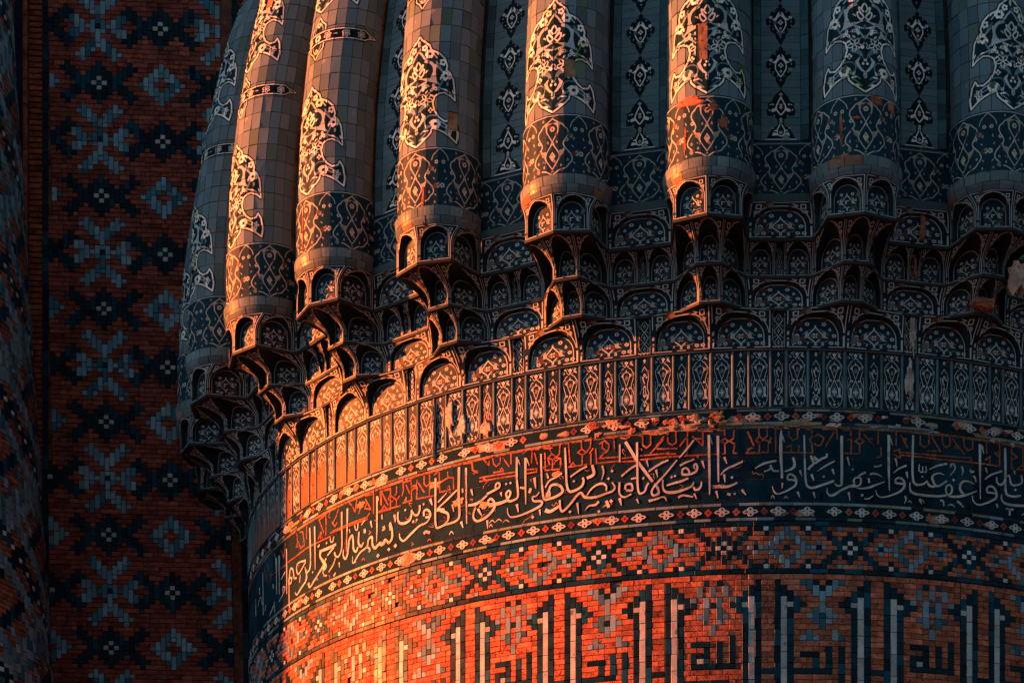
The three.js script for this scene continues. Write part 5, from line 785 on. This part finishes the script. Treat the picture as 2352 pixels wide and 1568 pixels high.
      if (j % 2 === 0) for (const s of [-1, 1]) { const mb = new MB(), col = vary(r, [0.04, 0.085, 0.1], 0.4), a = [s * 0.226, 0], b = [s * 0.31, 0.03], hA = h0 + 0.002, hB = h0 + 2 * CH - 0.003, d = (r() - 0.5) * 0.006; const pts = s > 0 ? [Q(hA, a[0], a[1] + d), Q(hA, b[0], b[1] + d), Q(hB, b[0], b[1]), Q(hB, a[0], a[1])] : [Q(hA, b[0], b[1] + d), Q(hA, a[0], a[1] + d), Q(hB, a[0], a[1]), Q(hB, b[0], b[1])]; mb.quad(...pts, [0, h0], [0.1, h0], [0.1, h0 + 0.17], [0, h0 + 0.17], col); valPieces.push({ name: 'side_tile', mat: sideMat, parent: VAL, mb, show: shows(inWorld(pts[0]), ng, 0.014) }); }
    }
    const vb = new MB(); for (const s of [0]) vb.quad(Q(13.44, -0.36, 0.012), Q(13.44, 0.36, 0.012), Q(14.03, 0.36, 0.012), Q(14.03, -0.36, 0.012), [-0.1, 0], [1.1, 0], [1.1, 1], [-0.1, 1], [0.75, 0.8, 0.85]); vb.quad(Q(14.03, -0.36, 0.012), Q(14.03, 0.36, 0.012), Q(14.055, 0.36, -0.01), Q(14.055, -0.36, -0.01), [0, 0.98], [1, 0.98], [1, 1], [0, 1], WHITE); mesh('valley_band', vb.geo(), bandMat, VAL);
    const vm = new MB(); for (const [h0, h1, n0, n1] of [[13.36, 13.44, 0.03, 0.05]]) { vm.quad(Q(h0, -0.4, n0), Q(h0, 0.4, n0), Q(h1, 0.4, n1), Q(h1, -0.4, n1), [0, 0], [0.8, 0], [0.8, 0.1], [0, 0.1], [0.05, 0.09, 0.1]); vm.quad(Q(h0, -0.4, -0.05), Q(h0, 0.4, -0.05), Q(h0, 0.4, n0), Q(h0, -0.4, n0), [0, 0], [0.8, 0], [0.8, 0.1], [0, 0.1], [0.05, 0.09, 0.1]); vm.quad(Q(h1, -0.4, n1), Q(h1, 0.4, n1), Q(h1, 0.4, -0.05), Q(h1, -0.4, -0.05), [0, 0], [0.8, 0], [0.8, 0.1], [0, 0.1], [0.05, 0.09, 0.1]); } mesh('valley_moulding', vm.geo(), M.glaze, VAL);
  }
}
// --- broken places: bare clay and pale plaster where glaze or a whole corner has gone
{
  const r = rng(515), DAM = group('damage', DOME);
  const scab = (name, c, ux, uy, un, w, h, col, thick) => { const mb = new MB(), n = 16, pts = [], low = []; for (let j = 0; j < n; j++) { const t = j / n * 6.283, q = 0.55 + r() * 0.55, p = c.clone().addScaledVector(ux, Math.cos(t) * w * q).addScaledVector(uy, Math.sin(t) * h * q); pts.push(p.clone().addScaledVector(un, thick * (0.4 + r() * 0.6))); low.push(c.clone().addScaledVector(ux, Math.cos(t) * w * q * 1.25).addScaledVector(uy, Math.sin(t) * h * q * 1.25).addScaledVector(un, -thick)); } const top = c.clone().addScaledVector(un, thick * 1.1); for (let j = 0; j < n; j++) { const e = (j + 1) % n, k = vary(r, col, 0.22, 0.05), u = (p) => [p.x * 1.3, p.y * 1.3]; mb.tri(top, pts[j], pts[e], u(top), u(pts[j]), u(pts[e]), k); mb.quad(pts[j], low[j], low[e], pts[e], u(pts[j]), u(low[j]), u(low[e]), u(pts[e]), k); } mesh(name, mb.geo(), M.mortar, DAM); };
  const CLAY = [0.36, 0.12, 0.07], PLASTER = [0.42, 0.36, 0.31];
  const onRib = (k, al, h, g) => { const f = PH0 + k * STEP, a = al * D2R, nf = nrm(f), tf = tan(f), R = rout(Math.max(13.3, h)), q = R / 7.76, un = nf.clone().multiplyScalar(Math.cos(a)).addScaledVector(tf, Math.sin(a)), ux = tf.clone().multiplyScalar(Math.cos(a)).addScaledVector(nf, -Math.sin(a)); return [V(0, h + EYE, 0).addScaledVector(nf, R - RIBR * q).addScaledVector(un, RIBR * q + g), ux, un]; };
  for (const [k, al, h, w, hh, col] of [[0, 14, 14.19, 0.09, 0.05, CLAY], [0, 40, 14.15, 0.05, 0.07, CLAY], [0, -32, 13.86, 0.02, 0.19, CLAY], [0, -12, 13.98, 0.05, 0.02, CLAY], [0, -30, 13.58, 0.1, 0.02, CLAY], [-1, -22, 14.2, 0.16, 0.05, CLAY], [-1, 8, 14.12, 0.07, 0.06, CLAY], [-1, 22, 13.95, 0.06, 0.07, CLAY], [-1, -30, 13.8, 0.02, 0.16, CLAY], [-2, -4, 13.52, 0.05, 0.04, PLASTER], [-3, 12, 13.6, 0.02, 0.22, CLAY], [-4, -6, 13.9, 0.012, 0.3, CLAY], [1, 30, 13.28, 0.12, 0.09, CLAY], [1, 45, 13.02, 0.12, 0.06, CLAY]]) { const [c, ux, un] = onRib(k, al, h, 0.022); scab('clay_scar', c, ux, UP, un, w, hh, col, 0.006); }
  for (const [a, rad, h, w, hh, col, th] of [[12.2, 6.845, 12.05, 0.035, 0.22, PLASTER, 0.012], [12.0, 6.825, 11.55, 0.05, 0.2, PLASTER, 0.012], [12.1, 6.95, 12.8, 0.02, 0.17, CLAY, 0.01], [12.3, 7.12, 13.15, 0.04, 0.16, CLAY, 0.01], [18.0, 7.2, 12.35, 0.16, 0.07, CLAY, 0.04], [20.6, 7.42, 12.62, 0.12, 0.18, [0.42, 0.3, 0.25], 0.05], [-34.5, 6.825, 11.55, 0.05, 0.22, PLASTER, 0.01], [-33, 6.825, 11.4, 0.06, 0.13, PLASTER, 0.01], [-30.2, 6.825, 11.3, 0.07, 0.09, PLASTER, 0.01], [-36.4, 6.83, 11.45, 0.014, 0.3, PLASTER, 0.02]]) scab(col === PLASTER ? 'plaster_scar' : 'clay_scar', pol(a, rad, h), tan(a), UP, nrm(a), w, hh, col, th);
  // crumbled stretch of the upper slip course and flower band
  for (let i = 0; i < 40; i++) { const a = lerp(-19, -6, r()), h = lerp(10.98, 11.16, r()); scab(r() < 0.4 ? 'plaster_scar' : 'clay_scar', pol(a, R0 + 0.006, h), tan(a), UP, nrm(a), 0.02 + r() * 0.06, 0.012 + r() * 0.03, r() < 0.3 ? [0.05, 0.045, 0.045] : r() < 0.5 ? [0.4, 0.24, 0.15] : CLAY, 0.008); }
  for (let i = 0; i < 34; i++) { const a = lerp(-5, 27, r()), h = lerp(10.95, 11.15, r()); scab('plaster_scar', pol(a, R0 + 0.004, h), tan(a), UP, nrm(a), 0.02 + r() * 0.07, 0.008 + r() * 0.02, r() < 0.5 ? PLASTER : [0.36, 0.22, 0.17], 0.006); }
}
settle(brickPieces, 300, 'small_brick', KUF);
settle(glazePieces, 300, 'small_glazed_brick', KUF);
settle(slipPieces, 200, 'small_slip_tile', DOME);
settle(tilePieces, 300, 'rib_tiling', DOME);
settle(valPieces, 200, 'valley_tiling', DOME);
// ---------------------------------------------------------------- portal wall behind, with its glazed brick lattice
const WALL = group('portal_wall', scene);
WALL.position.set(-5, 0, -37); WALL.rotation.y = 4.5 * D2R;
WALL.userData.label = 'tall flat brick wall patterned with dark and pale blue glazed lozenges behind the dome'; WALL.userData.category = 'wall';
WALL.updateMatrixWorld(true);
{
  const r = rng(1203), clay = [], glz = [];
  const core = new THREE.BoxGeometry(21.6, 37.7, 2.4); core.translate(-9.2, 37.7 / 2, -1.215); { const p = core.attributes.position, n = p.count; core.setAttribute('color', new THREE.Float32BufferAttribute(new Float32Array(n * 3).map((_, i) => [0.2, 0.07, 0.045][i % 3]), 3)); const uv = core.attributes.uv; for (let i = 0; i < n; i++) uv.setXY(i, p.getX(i) * 1.2, p.getY(i) * 1.2); }
  mesh('wall_core', core, M.mortar, WALL);
  { // unseen block beyond the left edge, placed to shade the left ribs and drum
    const unseenPier = new THREE.BoxGeometry(6, 36.5, 3.75); unseenPier.translate(-11.5, 36.5 / 2, 1.875); const p = unseenPier.attributes.position, n = p.count; unseenPier.setAttribute('color', new THREE.Float32BufferAttribute(new Float32Array(n * 3).map((_, i) => [0.2, 0.08, 0.05][i % 3]), 3)); const uv = unseenPier.attributes.uv; for (let i = 0; i < n; i++) uv.setXY(i, (p.getX(i) + p.getZ(i)) * 1.2, p.getY(i) * 1.2); mesh('unseen_side_pier', unseenPier, M.brick, WALL);
  }
  const put = (list, name, mat, u, v, w, h, out, col, ch = 0.004) => { const mb = new MB(), un = V((r() - 0.5) * 0.03, (r() - 0.5) * 0.03, 1).normalize(), ux = V(1, 0, -un.x).normalize(), uy = V().crossVectors(un, ux); const o = V(u, v + EYE, out + (r() - 0.5) * 0.006); plate(mb, o, ux, uy, un, w, h, 0.03 + out, ch, col, [r() * 7, r() * 7], 1.4); list.push({ name, mat, parent: WALL, mb, show: shows(WALL.localToWorld(o.clone()), V(0, 0, 1), w * h) }); };
  const UW = 0.0777, UH = 0.07054, SH = 0.0215;
  const cell = (c, q) => { // lattice of 24 x 24 units: dark crosses, pale lozenges, pale saltires
    const w = (x) => { const m = ((x % 24) + 24) % 24; return m > 12 ? m - 24 : m; };
    for (const [oc, oq] of [[0, 0], [12, 12]]) { const x = Math.abs(w(c - oc)), y0 = w(q - oq), y = Math.abs(y0);
      if (x === 0) { if (y === 0) return 'N'; if (y === 1) return 'W'; if (y <= 4) return 'D'; }
      if (x === 1) { if (y === 0) return 'W'; if (y <= 3) return 'D'; }
      if (x === 2 && y <= 2) return 'D'; if (x === 3 && y <= 1) return 'D'; if (x === 4 && y <= 2) return 'D';
      if (x === 5 && y >= 1 && y <= 3) return 'D'; if (x === 6 && y >= 2 && y <= 4) return 'D'; if (x === 7 && y === 3) return 'N'; }
    { const x = Math.abs(w(c - 12)), y = Math.abs(w(q)); if (x === 0 && y >= 2 && y <= 4) return 'L'; if (x === 1 && y >= 1 && y <= 3) return 'L'; if (x === 2 && y <= 2) return 'L'; if (x === 3 && y <= 1) return 'L'; if (x === 4 && y === 0) return 'L'; }
    { const x = Math.abs(w(c)), y = Math.abs(w(q - 12)); if (x === 0) { if (y === 0) return 'N'; if (y <= 4) return 'L'; } if (x === 1 && (y <= 1 || (y >= 3 && y <= 5))) return 'L'; if (x === 2 && (y === 0 || (y >= 4 && y <= 6))) return 'L'; if (x === 3 && (y <= 1 || (y >= 5 && y <= 7))) return 'L'; if (x === 4 && (y <= 2 || y === 6)) return 'L'; if (x === 5 && y >= 1 && y <= 3) return 'L'; if (x === 6 && y >= 2 && y <= 4) return 'L'; if (x === 7 && y === 3) return 'L'; }
    return 'B';
  };
  const V0 = 16.264 + 0.0, U0 = -1.13, top = 170, field = (u0, u1, sheared) => {
    const Q0 = Math.floor((V0 - 21.6) / UH), Q1 = Math.ceil((V0 - 9.6) / UH), nr = Q1 - Q0, at = (c, q) => U0 + c * UW + (sheared ? (q + Q0) * UH * SH : 0);
    const inside = (c, q) => { const u = at(c, q), lean = sheared ? (q + Q0) * UH * 0.0172 + 0.062 : 0; return u - UW / 2 > u0 - 0.04 && u + UW / 2 < u1 + lean + 0.03; };
    const c0 = Math.floor((u0 - U0) / UW) - 4, c1 = Math.ceil((u1 - U0) / UW) + 5;
    layGrid(c0, c1, nr, (c, q) => inside(c, q) ? cell(c, q + Q0) : null, (t, c, q, w, h) => {
      const u = at(c, q) + (w - 1) / 2 * UW, v = V0 - (q + Q0 + (h - 1) / 2) * UH, k = toneOf[t], cl = k === 'B'; if (cl && r() < 0.004) return;
      put(cl ? clay : glz, cl ? 'brick' : 'glazed_brick', cl ? M.brick : M.glaze, u, v, w * UW - 0.005 - r() * 0.003, h * UH - 0.006 - r() * 0.003, cl ? 0.004 : 0.007, cl ? vary(r, [0.34, 0.08, 0.055], 0.3, 0.08) : k === 'L' ? COL.L(r).map((x) => x * 1.45) : COL[k](r));
    }, r, 3);
  };
  field(-1.935, 0.66, true); field(-3.5, -2.46, false);
  for (let v = 9.7; v < 21.5;) { // borders: dark glazed strip, stack of headers, raised fillet
    const h = 0.17 + r() * 0.05, lean = (16.264 - v) * 0.0172; put(glz, 'glazed_brick', M.glaze, -1.995, v + h / 2, 0.085, h - 0.006, 0.006, COL.D(r)); put(glz, 'glazed_brick', M.glaze, 0.9 + lean - 0.0 , v + h / 2, 0.085, h - 0.006, 0.006, COL.D(r)); put(glz, 'glazed_brick', M.glaze, -2.4, v + h / 2, 0.08, h - 0.006, 0.006, COL.D(r)); v += h; }
  for (let v = 9.7; v < 21.5; v += 0.0862) { const lean = (16.264 - v) * 0.0172; put(clay, 'brick', M.brick, -2.145, v, 0.185 + r() * 0.008, 0.063 + r() * 0.006, 0.022, vary(r, [0.38, 0.085, 0.045], 0.2, 0.05), 0.007); put(clay, 'brick', M.brick, 1.045 + lean, v, 0.16, 0.064 + r() * 0.006, 0.016, vary(r, [0.26, 0.06, 0.04], 0.2, 0.05), 0.007); }
  for (let v = 9.7; v < 21.5;) { const h = 0.3 + r() * 0.4; put(clay, 'fillet_brick', M.brick, -2.3, v + h / 2, 0.07, h - 0.008, 0.045, vary(r, [0.36, 0.1, 0.06], 0.15, 0.05), 0.012); v += h; }
  settle(clay, 300, 'small_brick', WALL); settle(glz, 300, 'small_glazed_brick', WALL);
}
// ---------------------------------------------------------------- minaret at the left edge
const MIN = group('minaret', scene);
MIN.userData.label = 'tapering round brick minaret with slanting glazed brick pattern at the left edge'; MIN.userData.category = 'minaret';
{
  const r = rng(60), D0 = 35.1, clay = [], glz = [], Rm = (h) => 2.62 - 0.06 * (h - 10), cx = -9.2; MIN.position.set(cx, 0, -D0);
  const core = new THREE.CylinderGeometry(Rm(26) - 0.04, Rm(-1.7) - 0.04, 27.7, 64, 1); core.translate(0, 27.7 / 2, 0); { const n = core.attributes.position.count; core.setAttribute('color', new THREE.Float32BufferAttribute(new Float32Array(n * 3).map((_, i) => [0.16, 0.08, 0.055][i % 3]), 3)); const uv = core.attributes.uv; for (let i = 0; i < n; i++) uv.setXY(i, uv.getX(i) * 20, uv.getY(i) * 34); }
  mesh('shaft_core', core, M.mortar, MIN);
  const UW = 0.076, UH = 0.069, per = Math.round(2 * Math.PI * 2.2 / UW), stepA = 360 / per, Q0 = 9.4, nr = 174;
  const cell = (c, q) => { const m = (x, n) => ((x % n) + n) % n, a = m(c + q, 30), b = m(c - q, 30), d = Math.min(a, 30 - a), e = Math.min(b, 30 - b); if (d === 0 && m(q, 2) === 0) return 'W'; if (d <= 1) return 'D'; if (e >= 12) return 'L'; if (d >= 5 && d <= 8) return 'L'; if (e >= 4 && e <= 6) return 'D'; if (d === 11 || d === 12) return e > 3 ? 'L' : 'B'; return 'B'; };
  layGrid(-6, 66, nr, (c, q) => cell(c, nr - q), (t, c, q, w, h) => {
    const a = (c + (w - 1) / 2) * stepA * 1.0 + 20 - 6, v = Q0 + (nr - q - h / 2) * UH, k = toneOf[t], cl = k === 'B', R = Rm(v), un = V(Math.sin(a * D2R), 0.06, Math.cos(a * D2R)).normalize(), ux = V(Math.cos(a * D2R), 0, -Math.sin(a * D2R)), uy = V().crossVectors(un, ux), s = R / 2.2;
    const o = V(Math.sin(a * D2R) * R, v + EYE, Math.cos(a * D2R) * R).addScaledVector(un, (r() - 0.5) * 0.008 + (cl ? 0 : 0.004)), mb = new MB(); plate(mb, o, ux, uy, un, w * UW * s - 0.007, h * UH - 0.007, 0.04, 0.004, cl ? vary(r, [0.24, 0.09, 0.06], 0.3, 0.08) : COL[k](r), [r() * 7, r() * 7], 1.4);
    const list = cl ? clay : glz; list.push({ name: cl ? 'brick' : 'glazed_brick', mat: cl ? M.brick : M.glaze, parent: MIN, mb, show: shows(o.clone().add(MIN.position), un, w * h * UW * UH) });
  }, r, 3);
  settle(clay, 300, 'small_brick', MIN); settle(glz, 300, 'small_glazed_brick', MIN);
}
renderer.render(scene, camera);
